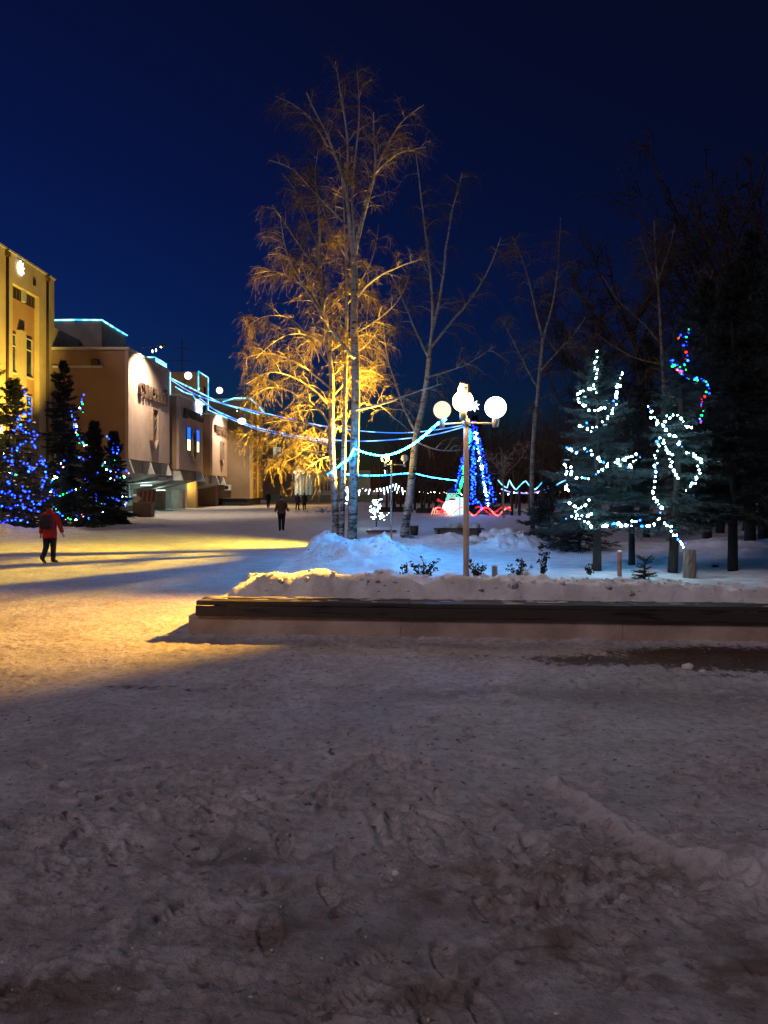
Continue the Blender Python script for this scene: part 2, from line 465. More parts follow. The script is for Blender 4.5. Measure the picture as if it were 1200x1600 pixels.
def ground_h(x, y):
    near = 1 - sstep(14, 40, y)
    h = 0.030 * (fbm(x * .55, y * .55, 1, 3) - .5)
    m = fbm(x * 3.2, y * 3.2, 4, 5, 0.55)
    h = h + near * 0.034 * (m - .5)
    rg = 1 - np.abs(2 * fbm(x * 5.0, y * 7.0, 9, 4) - 1)
    patch = sstep(.46, .66, fbm(x * .8, y * .8, 31, 3))
    h = h + near * 0.055 * patch * (rg - .6) * (1 - sstep(8, 14, y))
    d = seg_dist(x, y, RIDGE)
    d = d + 0.10 * (fbm(x * 4, y * 4, 77, 3) - .5)
    h = h + 0.065 * np.exp(-(d / .07) ** 2) * (0.4 + 1.2 * fbm(x * 7, y * 7, 55, 3))
    rub = sstep(1.55, 2.0, x) * np.exp(-((y - 3.75 - .05 * (x - 1.7)) / .22) ** 2)
    h = h + rub * 0.17 * fbm(x * 8, y * 8, 44, 4) ** 1.2
    rub2 = blob(x, y, .5, 4.0, .55, .45) + blob(x, y, 1.0, 3.7, .5, .3) + .7 * blob(x, y, -.9, 4.6, .5, .25)
    h = h + rub2 * 0.09 * (fbm(x * 11, y * 11, 66, 4) - .45)
    return h

def clods(x, y):
    m = sstep(.45, .62, fbm(x * .9, y * .9, 131, 3)) * (1 - sstep(7.5, 11, y))
    m = np.maximum(m, np.clip(blob(x, y, .35, 4.1, .8, .5) + blob(x, y, 1.0, 3.8, .5, .35) + .8 * blob(x, y, -1.0, 4.5, .7, .3) + blob(x, y, -.4, 5.3, .5, .2), 0, 1))
    return m * sstep(.56, .70, fbm(x * 6.5, y * 8.5, 133, 5, .6))
SCUFF = [[(-.1, 4.55), (.0, 4.15)], [(.04, 4.52), (.05, 4.2)], [(.22, 4.5), (.42, 4.38)], [(.3, 4.38), (.34, 4.25)], [(-1.25, 4.75), (-.95, 4.5)], [(-1.1, 4.85), (-.75, 4.62)], [(1.0, 4.0), (1.35, 3.75)], [(1.2, 3.62), (1.55, 3.45)], [(-.6, 3.7), (-.2, 3.78)], [(.3, 3.0), (.5, 3.2), (.8, 3.25)], [(-.7, 6.2), (-.1, 6.1)], [(-2.0, 5.2), (-1.5, 5.4)]]
def scuffs(x, y):
    h = np.zeros_like(x)
    for s_ in SCUFF:
        d = seg_dist(x, y, s_); h = h - .014 * np.exp(-(d / .022) ** 2) + .012 * np.exp(-((d - .05) / .018) ** 2)
    return h

def prints_h(x, y):
    h = np.zeros_like(x)
    for (cx, cy, a) in _prints:
        s_ = np.abs(x - cx) < .3
        s_ &= np.abs(y - cy) < .3
        if not s_.any(): continue
        xs, ys = x[s_] - cx, y[s_] - cy
        u = xs * math.cos(a) - ys * math.sin(a); v = xs * math.sin(a) + ys * math.cos(a)
        e = (u / (.05 + .008 * np.sin(v * 14))) ** 2 + (v / .14) ** 2
        k = -0.015 * (1 - sstep(.7, 1.15, e)) + 0.006 * np.exp(-((e - 1.45) / .35) ** 2)
        k = k + 0.005 * np.sin(v * 190) * (e < .8)
        h[s_] += k
    return h

def grid_faces(nr, nc):
    i = np.arange(nr - 1)[:, None] * nc + np.arange(nc - 1)[None, :]
    return np.stack([i, i + 1, i + nc + 1, i + nc], -1).reshape(-1, 4)

def build_ground():
    py = np.linspace(1625, 800, 560)
    ys = F * EYE / (py - HZ)
    ys = np.r_[np.linspace(-40, ys[0] - .15, 30), ys, np.linspace(70, 140, 24), np.geomspace(150, 2500, 20)]
    s1 = np.linspace(-1, 1, 480)
    outer = np.geomspace(1.06, 40, 22)
    s_ = np.r_[-outer[::-1], s1, outer]
    half = np.maximum(0.62 * np.abs(ys), 1.9)
    X = s_[None, :] * half[:, None]
    Y = np.repeat(ys[:, None], len(s_), 1)
    core = (np.abs(X) < 60) & (Y < 140)
    Z = np.where(core, ground_h(X, Y), 0.0)
    fine = (Y > 2.4) & (Y < 12) & (np.abs(X) < 6)
    zp = np.zeros_like(Z); zp[fine] = prints_h(X[fine], Y[fine]) + scuffs(X[fine], Y[fine]); cd = np.zeros_like(Z); cd[fine] = clods(X[fine], Y[fine]); Z = Z + zp + .007 * cd
    # snow swept against the foot of the planter wall
    dw = wall_y(X) + 0.25 - Y
    Z = Z + 0.11 * np.exp(-((np.maximum(dw, 0)) / .20) ** 2) * (Y < 11) * (X > -2.7) * (X < 11) * (0.25 + 1.3 * fbm(X * 2.5, Y * 2.5, 12, 3))
    # low snow heaps at the foot of the left spruces and along the far rim
    for (cx, cy, rx, ry, a) in ((-17.2, 32.2, 2.6, .9, .5), (-14.9, 33.5, 1.5, .8, .32), (-15.8, 46.5, 2.2, .8, .32), (-13.5, 40.5, 1.8, .7, .12), (-12, 78, 5, .8, .3), (-8, 84, 9, 1.0, .35), (-2.5, 70, 2.2, 1.5, .9)):
        Z = Z + a * blob(X, Y, cx, cy, rx, ry) * (.45 + 1.1 * fbm(X * 1.5, Y * 1.5, 8, 4))
    o = mesh_obj('snowy_ground', np.stack([X, Y, Z], -1).reshape(-1, 3), grid_faces(len(ys), len(s_)), M_GROUND, None, True)
    setp(o, 'trodden grey snow covering the paved square', None, None, 'structure')
    # bare paving, grit, and mottling that darkens toward the near edge
    bare = np.zeros_like(X)
    for (cx, cy, rx, ry, a, rot) in ((4.2, 8.72, 1.8, .80, 1.0, -.07), (2.5, 8.6, 1.4, .42, .70, -.05), (1.2, 8.8, .9, .30, .48, 0), (3.6, 7.9, .65, .16, .5, .0), (4.4, 7.8, .7, .14, .5, 0),
                                     (-2.45, 7.45, .75, .17, .52, -.1), (-1.85, 7.35, .6, .15, .5, -.05)):
        bare = np.maximum(bare, a * blob(X, Y, cx, cy, rx, ry, rot))
    low = 1 - sstep(3.6, 5.6, Y)
    bare = np.maximum(bare, low * sstep(.44, .68, fbm(X * 1.6, Y * 1.6, 21, 4)) * .30)  # darker mottling toward the near edge
    bare = np.maximum(bare,   .30 * sstep(.58, .74, fbm(X * 1.1, Y * 1.1, 23, 4)) * (1 - sstep(6, 9, Y)))
    # trodden dark path left of the ridge
    dr = seg_dist(X + .22, Y + .12, RIDGE[:5]); bare = np.maximum(bare, .36 * np.exp(-(dr / .25) ** 2) * (.4 + fbm(X * 5, Y * 5, 71, 3)))
    dirt = .18 * sstep(.35, .7, fbm(X * .9, Y * .9, 41, 4)) * (1 - sstep(10, 22, Y))
    dirt = dirt + .62 * np.exp(-((Y - 7.25 + .06 * (X - 1)) / .34) ** 2) * sstep(-1.0, 1.2, X) * (.5 + .8 * fbm(X * .8, Y * 2, 42, 3))
    dirt = dirt + (1 - sstep(2.8, 5.6, Y)) * (.02 + .26 * sstep(.40, .62, fbm(X * 2.6, Y * 4.2, 21, 6, .62)))  # mottled tone that deepens toward the near edge
    worn = np.zeros_like(X)
    for (cx, cy, rx, ry, a, rot) in ((.44, 3.64, .42, .13, .62, .1), (1.15, 3.86, .30, .12, .60, -.3), (-.43, 3.3, .32, .08, .58, .1), (.64, 3.2, .36, .10, .6, 0), (-1.3, 2.95, .35, .10, .6, 0), (-.9, 3.9, .35, .08, .52, .2), (1.6, 3.05, .4, .12, .58, 0), (.1, 2.9, .4, .08, .56, 0)):
        worn = np.maximum(worn, blob(X, Y, cx, cy, rx * 1.5, ry * 2.0, rot))
    worn = worn * sstep(.28, .62, fbm(X * 5.0, Y * 8.0, 91, 5, .6))
    dirt = dirt + .70 * worn; bare = np.maximum(bare, .24 * worn)
    col = np.zeros((X.size, 4)); col[:, 0] = np.clip(bare, 0, 1).ravel(); col[:, 1] = np.clip(dirt, 0, 1).ravel(); col[:, 3] = 1
    rub = sstep(1.45, 1.8, X) * np.exp(-((Y - 3.75 - .05 * (X - 1.7)) / .24) ** 2) * sstep(.3, .55, fbm(X * 8, Y * 8, 44, 4))
    rid = np.exp(-((seg_dist(X, Y, RIDGE) + .10 * (fbm(X * 4, Y * 4, 77, 3) - .5)) / .06) ** 2) * .8
    wallsnow = np.exp(-((np.maximum(dw, 0)) / .13) ** 2) * (Y < 11) * (X > -2.7) * (X < 11) * sstep(.42, .6, fbm(X * 2.5, Y * 2.5, 12, 3)) * .9
    col[:, 2] = np.clip(np.maximum(np.maximum(rub, rid * (Y < 6)), np.maximum(.42 * cd, wallsnow)), 0, 1).ravel()
    ca = o.data.color_attributes.new('wear', 'FLOAT_COLOR', 'POINT'); ca.data.foreach_set('color', col.ravel())
build_ground()

# raised snow field of the park behind the planter bench --------------------------
PILES = [(-.75, 16.9, 1.15, 1.25, .52), (.15, 16.6, .55, .8, .22), (-1.75, 23.6, .75, 1.2, .45), (-1.2, 20.6, .9, 1.4, .25), (.25, 26.4, .8, .7, .3),
         (3.75, 22.4, .95, .8, .42), (5.0, 22.8, .8, .7, .30), (2.4, 26.5, 1.3, .8, .3), (.9, 21.5, .8, .6, .2), (9.5, 21, 2.4, 1.2, .3), (13, 24, 3, 1.5, .4)]
def field_h(x, y):
    x = np.asarray(x, float); y = np.asarray(y, float)
    h = 0.36 - 0.24 * sstep(13, 27, y)
    h = h + .07 * (fbm(x * .6, y * .6, 3, 4) - .5) + .03 * (fbm(x * 2.6, y * 2.6, 5, 4) - .5)
    for (cx, cy, rx, ry, a) in PILES:
        h = h + a * blob(x, y, cx, cy, rx, ry) * (.40 + 1.25 * fbm(x * 2.6, y * 2.6, 6, 6, .62))
    v = y - wall_y(x) - .42                       # distance behind the bench
    bank = sstep(0, .34, v) * (1 - sstep(.75, 1.9, v))
    top = .40 + .10 * fbm(x * .8, 0 * y, 13, 3) - .12 * sstep(0, 6, x)
    lump = .78 + .55 * (fbm(x * 1.9, y * 1.9, 14, 5, .6) - .5) + .30 * (1 - np.abs(2 * fbm(x * 3.4, y * 3.4, 19, 5, .58) - 1) - .5)
    h = h + bank * top * lump * (.35 + .65 * sstep(-2.45, -1.75, x + .1 * (fbm(x * 3, y * 3, 2, 2) - .5)))
    h = h * np.clip(.86 + .14 * sstep(0, .3, v), 0, 1)
    edge = sstep(-2.62, -2.2, x + .25 * (fbm(y * .7, x * .3, 15, 3) - .5) * sstep(11.5, 14, y))
    far = 1 - sstep(26.5, 29.5, y + 1.5 * (fbm(x * .4, y * .3, 16, 3) - .5))
    return (h + .12) * edge * far - .12

def build_field():
    xs = np.r_[np.arange(-2.9, 8, .055), np.geomspace(8.05, 45, 60)]
    vs = np.r_[np.arange(.42, 3.4, .045), np.arange(3.45, 24, .11)]
    X, V = np.meshgrid(xs, vs)
    Y = V + np.where(V < 6, wall_y(np.minimum(X, 12)), wall_y(np.minimum(X, 12)) * (1 - sstep(6, 10, V)) + 10.0 * sstep(6, 10, V))
    Z = field_h(X, Y)
    o = mesh_obj('park_snow_ground', np.stack([X, Y, Z], -1).reshape(-1, 3), grid_faces(len(vs), len(xs)), M_SNOW, None, True)
    setp(o, 'deep snow lying over the park bed behind the long bench', None, None, 'structure')
build_field()
def fz(x, y): return float(field_h(np.array([x]), np.array([y]))[0])

# ------------------------------------------------------------------ long planter bench
def build_bench():
    ang = math.atan2(WALL_B[1] - WALL_A[1], WALL_B[0] - WALL_A[0])
    t = thing('planter_bench', 'long low planter wall with a black wooden bench seat along its top, snow heaped behind', 'bench', (WALL_A[0], WALL_A[1], 0))
    c, s_ = math.cos(ang), math.sin(ang)
    def W3(u, v, z): return (WALL_A[0] + u * c - v * s_, WALL_A[1] + u * s_ + v * c, z)
    L = 11.6
    def bx(mb, u0, u1, v0, v1, z0, z1):
        vs = [W3(u, v, z) for z in (z0, z1) for u, v in ((u0, v0), (u1, v0), (u1, v1), (u0, v1))]
        mb.add(vs, [(0, 3, 2, 1), (4, 5, 6, 7), (0, 1, 5, 4), (1, 2, 6, 5), (2, 3, 7, 6), (3, 0, 4, 7)])
    u = -.12
    while u < L:
        u1 = min(L, u + 2.9); w = MB(); bx(w, u + .0012, u1 - .0012, .05 + .004 * math.sin(u * 9), .36, -.05, .285)
        o = w.build('wall_panel', M_CONC, t); bevel(o, .006); u = u1
    w = MB(); bx(w, -.12, .14, .365, 14.0, -.05, .33); o = w.build('side_wall', M_CONC, t); bevel(o, .012)
    # three planks in lengths, a slightly proud front rail
    for k, (v0, v1) in enumerate(((0, .125), (.135, .26), (.27, .40))):
        u = 0.0; i = 0
        while u < L:
            u1 = min(L, u + (2.9 if (i or k % 2 == 0) else 1.7)); rz = random.Random(k * 31 + i).uniform(-.004, .004)
            mb = MB(); bx(mb, u + .004, u1 - .004, v0, v1, .432 + rz, .492 + rz)
            o = mb.build('plank', M_BLACKWOOD, t); bevel(o, .008); u = u1; i += 1
    mb = MB(); bx(mb, 0, L, -.012, .03, .292, .428); o = mb.build('front_rail', M_BLACKWOOD, t); bevel(o, .006)
    for u in np.arange(.25, L, 1.45):
        mb = MB(); bx(mb, u, u + .07, .032, .36, .287, .43); mb.build('bracket', M_DARKMETAL, t)
    # ragged bits of snow left lying on the planks
    rng = random.Random(8); mb = MB()
    for _ in range(120):
        u = rng.uniform(.05, L - .3); v = rng.choice((.06, .19, .24, .33, .36, .38, .39, .40)) + rng.uniform(-.03, .03); r = rng.uniform(.010, .05)
        mb.ball(W3(u, v, .494), r, 8, 5, (rng.uniform(1.2, 4.0), rng.uniform(.5, .9), .22))
    mb.build('snow_scrap', M_SNOWD, t, True)['kind'] = 'stuff'
build_bench()

# snow crumbs and ice lumps lying about ------------------------------------------
def build_lumps():
    rng = random.Random(17)
    def lump(label, x, y, r, group=None):
        b = MB().ball((x, y, 0), r, 10, 7, (1.2, 1, .8))
        v = np.array(b.v); n = vn(v[:, 0] * 2.2 / r + 5, v[:, 1] * 2.2 / r + v[:, 2] * 3 / r, 3)
        v = (v - [x, y, 0]) * (.65 + .7 * n[:, None]) + [x, y, 0]
        v[:, 2] += float(ground_h(np.array([x]), np.array([y]))[0]) + r * .35
        t = thing('snow_lump', label, 'snow lump', (x, y, 0), group)
        mesh_obj('lump', v, b.f, M_SNOW, t, True)
    p = P(1075, 1047, F * EYE / (1047 - HZ)); lump('fist sized white snow lump on the dark bare paving in front of the bench', p[0], p[1], .055)
    p = P(1098, 1052, F * EYE / (1052 - HZ)); lump('small snow crumb just right of the white lump on the bare paving', p[0], p[1], .026)
    p = P(618, 1371, F * EYE / (1371 - HZ)); lump('pale ice lump among the footprints in the middle of the foreground', p[0], p[1], .020)
build_lumps()
def build_crumbs():
    rng = np.random.RandomState(4); mb = MB()
    n = 0
    while n < 170:
        y = rng.uniform(2.7, 9.4); x = rng.uniform(-.56, .56) * y
        w = .10 + .6 * blob(x, y, 1.0, 4.0, 1.2, .5) + .7 * (abs(y - 3.75) < .2 and x > 1.5) + .35 * blob(x, y, 3.2, 8.8, 2.0, .4)
        if rng.rand() > w: continue
        n += 1
        r = rng.uniform(.004, .012) * (1.4 if rng.rand() < .1 else 1)
        z = float(ground_h(np.array([x]), np.array([y]))[0])
        mb.ball((x, y, z + r * .1), r * .8, 6, 4, (rng.uniform(.8, 1.6), rng.uniform(.8, 1.3), .8))
    o = mb.build('snow_crumbs', M_SNOWD, None)
    setp(o, 'loose crumbs of snow and ice scattered over the trodden ground', 'snow crumbs', None, 'stuff')
build_crumbs()

# ------------------------------------------------------------------ lamps
def globe_lamp(label, x, y, z0, ztop, gr, globes, post_r, cat='street lamp', group='globe lamps'):
    """globes: (dx, dy, dz, material, radius)"""
    t = thing('globe_lamp', label, cat, (x, y, z0), group)
    mb = MB().tube([(x, y, z0 - .2), (x, y, z0 + .5), (x, y, ztop - .35), (x, y, ztop)], [post_r * 1.05, post_r, post_r * .92, post_r * .88], 16)
    mb.build('post', M_POST, t, True)
    mb = MB().tube([(x, y, ztop - .14), (x, y, ztop - .01)], post_r * 1.25, 14).tube([(x, y, ztop - .02), (x, y, ztop + .05)], post_r * .5, 10)
    mb.build('head_clamp', M_METAL, t, True)
    for (dx, dy, dz, m, gr) in globes:
        c = np.array([x + dx, y + dy, ztop + dz + gr])
        foot = c - [0, 0, gr]
        arm = MB().tube([(x, y, ztop - .08), (foot[0], foot[1], foot[2] - .10)], post_r * .34, 10)
        a = arm.build('arm', M_POST, t, True)
        MB().tube([foot - [0, 0, .16], foot - [0, 0, .02], foot + [0, 0, .02]], [gr * .30, gr * .34, gr * .30], 14).build('socket', M_METAL, a, True)
        g = MB().ball(c, gr, 28, 18).build('globe', m, t, True)
    return t

LX, LY = 1.50, 13.5
LZ = fz(LX, LY)
lamp1 = globe_lamp('tall pale lamp post behind the bench carrying three big lit globes on short arms', LX, LY, LZ, 3.30, .20,
                   [(-.43, .10, .00, G_WARM, .163), (-.08, -.22, .10, G_SODIUM, .185), (.53, -.04, .00, G_WHITE, .195)], .055)
# small floodlight bracketed above the middle globe, turned to the square on the left
hd = P(721, 611, 12.75)
fl = MB().prism_y([(hd[0] + .10, hd[2] - .10), (hd[0] + .13, hd[2] - .08), (hd[0] + .13, hd[2] + .12), (hd[0] - .02, hd[2] + .16), (hd[0] - .02, hd[2] + .135), (hd[0] + .10, hd[2] + .10)], hd[1] - .02, hd[1] + .14).build('reflector', M_METAL, lamp1)
MB().ball(hd, .075, 14, 10, (.85, .85, 1.45)).build('sodium_bulb', G_LENS, fl, True)
MB().tube([(LX, LY, 3.30), (LX, LY - .1, 3.62), hd + [.11, .05, -.09]], .014, 6).build('flood_arm', M_DARKMETAL, lamp1)
light('flood_beam', 'SPOT', hd + [-.12, -.05, -.06], lamp1, 9300, (1.0, .49, .05), (-4.4, 11.0, 0), 64, .95, .07)

# second lamp among the birches: yellow globes and the floodlight that lights the trees
L2 = P(611.5, 847, 25.5); L2x, L2y = L2[0], L2[1]; L2z = fz(L2x, L2y)
lamp2 = globe_lamp('slim lamp post by the birches with two small globes, one glowing yellow, the other unlit', L2x, L2y, L2z - .02, 2.95, .13,
                   [(-.21, -.03, .0, G_YELLOW, .13), (.46, -.03, .0, mat('unlit_globe', (.6, .5, .36), None, 4, .3), .13)], .036)
y2 = np.array([L2x - .26, L2y - .20, 3.02])
fl2 = MB().box(y2, (.10, .2, .16), R(8), 0, R(-12)).build('flood_head', M_DARKMETAL, lamp2)
MB().box(y2 + [-.06, 0, .01], (.02, .17, .13), R(8), 0, R(-12)).build('flood_lens', G_LENS, fl2)
MB().tube([(L2x, L2y, 2.85), y2 + [.03, 0, -.02]], .012, 6).build('flood_arm', M_DARKMETAL, lamp2)
light('flood_beam', 'SPOT', y2 + [-.10, 0, .0], lamp2, 42000, (1.0, .62, .03), y2 + np.array([-6, -2.6, 4.2]), 132, .55, .05)
# second head added lower on the post to throw a flat beam along the snow
y3 = np.array([L2x - .16, L2y - .02, 2.62])
fl3 = MB().box(y3, (.10, .16, .12), R(0), 0, R(-14)).build('flood_head', M_DARKMETAL, lamp2)
MB().box(y3 + [-.06, 0, -.01], (.02, .14, .10), R(0), 0, R(-14)).build('flood_lens', G_LENS, fl3)
sb = light('flood_beam', 'SPOT', y3 + [-.10, 0, -.03], lamp2, 13000, (1.0, .72, .05), (-9.5, 28.6, 0), 66, .95, .12)

# third lamp far across the square, lights the end block
L3 = P(467, 790, 94.5)
lamp3 = globe_lamp('distant lamp with a cluster of lit globes seen through the birch twigs', L3[0], L3[1], 0, 4.0, .22,
                   [(-.5, 0, 0, G_WARM, .22), (.5, 0, 0, G_WARM, .22), (0, -.4, .25, G_WARM, .22), (0, .45, .2, G_WARM, .22)], .06)
light('lamp_glow', 'POINT', (L3[0], L3[1] - .2, 5.3), lamp3, 1700, (1.0, .52, .05), size=.2)

# floodlight added behind the spruces, out of view, to light the ochre block
def added_flood(label, x, y, h, energy, col, aim, spot):
    t = thing('added_floodlight', label, 'floodlight', (x, y, 0))
    MB().tube([(x, y, -.1), (x, y, h - .1)], .05, 10).build('post', M_POST, t, True)
    p = np.array([x, y, h]); d = (np.array(aim) - p) / np.linalg.norm(np.array(aim) - p)
    hd_ = MB().box(p, (.45, .3, .3), R(-45), 0, R(50)).build('flood_head', M_DARKMETAL, t)
    MB().box(p + d * .2, (.04, .26, .26), R(-45), 0, R(50)).build('flood_lens', G_LENS, hd_)
    v = MB(); u = np.array([-.56, .83, 0]); q0 = p + d * .45 + np.array([.16, .10, 0]) - u * .15
    v.add([q0 + [0, 0, -.3], q0 + u * 1.1 + [0, 0, -.3], q0 + u * 1.1 + [0, 0, 1.5], q0 + [0, 0, .7]], [(0, 1, 2, 3)]).add([q0 + [.01, .01, -.3], q0 + u * 1.1 + [.01, .01, -.3], q0 + u * 1.1 + [.01, .01, 1.5], q0 + [.01, .01, .7]], [(3, 2, 1, 0)])
    v.build('added_barn_door', M_DARKMETAL, hd_)  # plate added to keep the beam off the brown side wall
    light('flood_beam', 'SPOT', p + d * .45, t, energy, col, aim, spot, .7, .12)
added_flood('added floodlight on a short pole behind the left spruces, aimed up the ochre block', -20.6, 46.5, 2.6, 15500, (1.0, .72, .12), (-24.7, 48.8, 11.0), 74)

# crusty clods lying on the shovelled banks
def build_clods():
    rng = np.random.RandomState(21); mb = MB(); n = 0
    while n < 900:
        if rng.rand() < .55: x = rng.uniform(-2.3, 6.8); y = wall_y(x) + .42 + rng.uniform(.12, 1.5)
        else:
            cx, cy, rx, ry, a = PILES[rng.randint(len(PILES))]; x = cx + rng.normal(0, .7) * rx; y = cy - abs(rng.normal(0, .6)) * ry
        if y < wall_y(x) + .5: continue
        r = rng.gamma(2.0, .006) + .006; z = fz(x, y); n += 1
        k = len(mb.v); mb.ball((x, y, z + r * .2), r, 7, 5, (rng.uniform(.8, 1.6), rng.uniform(.8, 1.3), rng.uniform(.5, .9)))
        for i in range(k, len(mb.v)): q = mb.v[i]; mb.v[i] = (q[0] + rng.normal(0, .16) * r, q[1] + rng.normal(0, .16) * r, q[2] + rng.normal(0, .16) * r)
    o = mb.build('snow_clods', M_SNOW, None); setp(o, 'small crusty clods of snow strewn over the shovelled banks', 'snow clods', None, 'stuff')
build_clods()

# ------------------------------------------------------------------ ochre block at the left
def build_ochre():
    X0 = -24.7; zt = 17.7
    t = thing('ochre_block', 'tall ochre rendered block with narrow bay of windows at the far left', 'building', (-30, 50, 0))
    # main body split around the recessed bay (y 49.2 - 53.0)
    mb = MB().rng(-40, X0, 34, 49.2, -.2, zt).rng(-40, X0, 53.0, 55.4, -.2, zt).rng(-40, X0, 49.2, 53.0, 15.75, zt)
    mb.build('wall', M_YELLOWWALL, t)
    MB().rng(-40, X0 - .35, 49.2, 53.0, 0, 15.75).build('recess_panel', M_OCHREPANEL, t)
    MB().rng(-40.2, X0 + .12, 33.9, 55.5, zt, zt + .12).build('coping', mat('coping_tin', (.40, .36, .30), None, 4, .5), t)
    # vent strip under the head of the bay
    vt = MB().rng(X0 - .349, X0 - .30, 49.25, 52.95, 14.95, 15.7).build('vent_strip', M_DARKMETAL, t)
    mb = MB()
    for y in np.arange(49.4, 52.9, .42): mb.rng(X0 - .30, X0 - .27, y, y + .06, 14.95, 15.7)
    mb.build('louvre', M_PIPE, vt)
    MB().rng(X0 - .28, X0 - .1, 50.9, 51.3, 14.95, 15.74).build('vent_box', M_FRAME, t)
    MB().rng(X0 - .347, X0 - .02, 50.45, 51.15, 0, 12.9).build('pilaster', M_YELLOWWALL, t)
    for y0, y1, z0, z1 in ((49.3, 50.2, 9.9, 12.5), (51.35, 52.5, 9.9, 12.6), (49.3, 50.2, 5.6, 8.6), (51.35, 52.5, 5.6, 8.6), (49.3, 50.2, 1.6, 4.4), (51.35, 52.5, 1.6, 4.4)):
        w = MB().rng(X0 - .348, X0 - .30, y0, y1, z0, z1).build('window', M_GLASS, t)
        f = MB(); g = .07
        for a in ((y0, y0 + g, z0, z1), (y1 - g, y1, z0, z1), (y0 + g, y1 - g, z0, z0 + g), (y0 + g, y1 - g, z1 - g, z1), (y0 + g, y1 - g, z1 - .85, z1 - .78)):
            f.rng(X0 - .299, X0 - .24, *a)
        f.build('frame', M_FRAME, w)
        MB().rng(X0 - .30, X0 - .16, y0 - .05, y1 + .05, z0 - .1, z0 - .003).build('sill', M_FRAME, w)
    for y in (48.35, 54.1):
        MB().tube([(X0 + .09, y, 0), (X0 + .09, y, zt - .25)], .09, 10).build('drainpipe', M_PIPE, t, True)
        MB().box((X0 + .12, y, zt - .3), (.22, .3, .3)).build('pipe_hopper', M_PIPE, t)
    # stain marks stay in the render; a hole with a bracket near the corner
    MB().box((X0 + .03, 52.2, 16.6), (.06, .35, .4)).build('vent_grille', M_DARKMETAL, t)
    # light star hung on the wall
    s_ = thing('light_star', 'white glowing star hung high on the ochre block', 'light star', (X0 + .12, 50.1, 17.0))
    pts = []
    for k in range(16):
        a = math.pi * k / 8 + .2; r = .46 if k % 2 == 0 else .2
        pts.append((50.1 + r * math.cos(a), 17.0 + 1.1 * r * math.sin(a)))
    MB().prism_x(pts, X0 + .08, X0 + .15).build('star', glow('star_white', (.9, 1, .97), 6), s_)
    MB().rng(X0 + .0, X0 + .08, 50.06, 50.14, 16.9, 17.1).build('bracket', M_DARKMETAL, s_)
build_ochre()

# ------------------------------------------------------------------ the long institute building
FX = -19.0
def shield(mb, y, z, w, h, x0, x1, bar=.14):
    """hollow shield outline with a pointed foot, in the facade plane"""
    o = [(y - w, z + h), (y + w, z + h), (y + w, z - h * .55), (y, z - h), (y - w, z - h * .55)]
    k = 1 - bar / w
    i = [(y + (a - y) * k, z + (b - z) * (1 - bar / h)) for a, b in o]
    for j in range(5):
        q = [o[j], o[(j + 1) % 5], i[(j + 1) % 5], i[j]]
        mb.prism_x(q[::-1], x0, x1)

def text_mesh(txt, parent, y0, y1, z0, z1, x, m, depth=.10):
    cu = bpy.data.curves.new('lettering', 'FONT'); cu.body = txt; cu.extrude = .05; cu.size = 1.0; cu.resolution_u = 2
    cu.offset = 0.03
    o = bpy.data.objects.new('tmp', cu); COL.objects.link(o)
    dg = bpy.context.evaluated_depsgraph_get(); me = bpy.data.meshes.new_from_object(o.evaluated_get(dg))
    bpy.data.objects.remove(o)
    v = np.zeros(len(me.vertices) * 3); me.vertices.foreach_get('co', v); v = v.reshape(-1, 3)
    mn, mx = v.min(0), v.max(0)
    wv = np.empty_like(v)
    wv[:, 1] = y0 + (v[:, 0] - mn[0]) / (mx[0] - mn[0]) * (y1 - y0)
    wv[:, 2] = z0 + (v[:, 1] - mn[1]) / (mx[1] - mn[1]) * (z1 - z0)
    wv[:, 0] = x + (v[:, 2] - mn[2]) / (mx[2] - mn[2]) * depth
    fs = [tuple(p.vertices) for p in me.polygons]
    bpy.data.meshes.remove(me)
    return mesh_obj('lettering', wv, fs, m, parent)

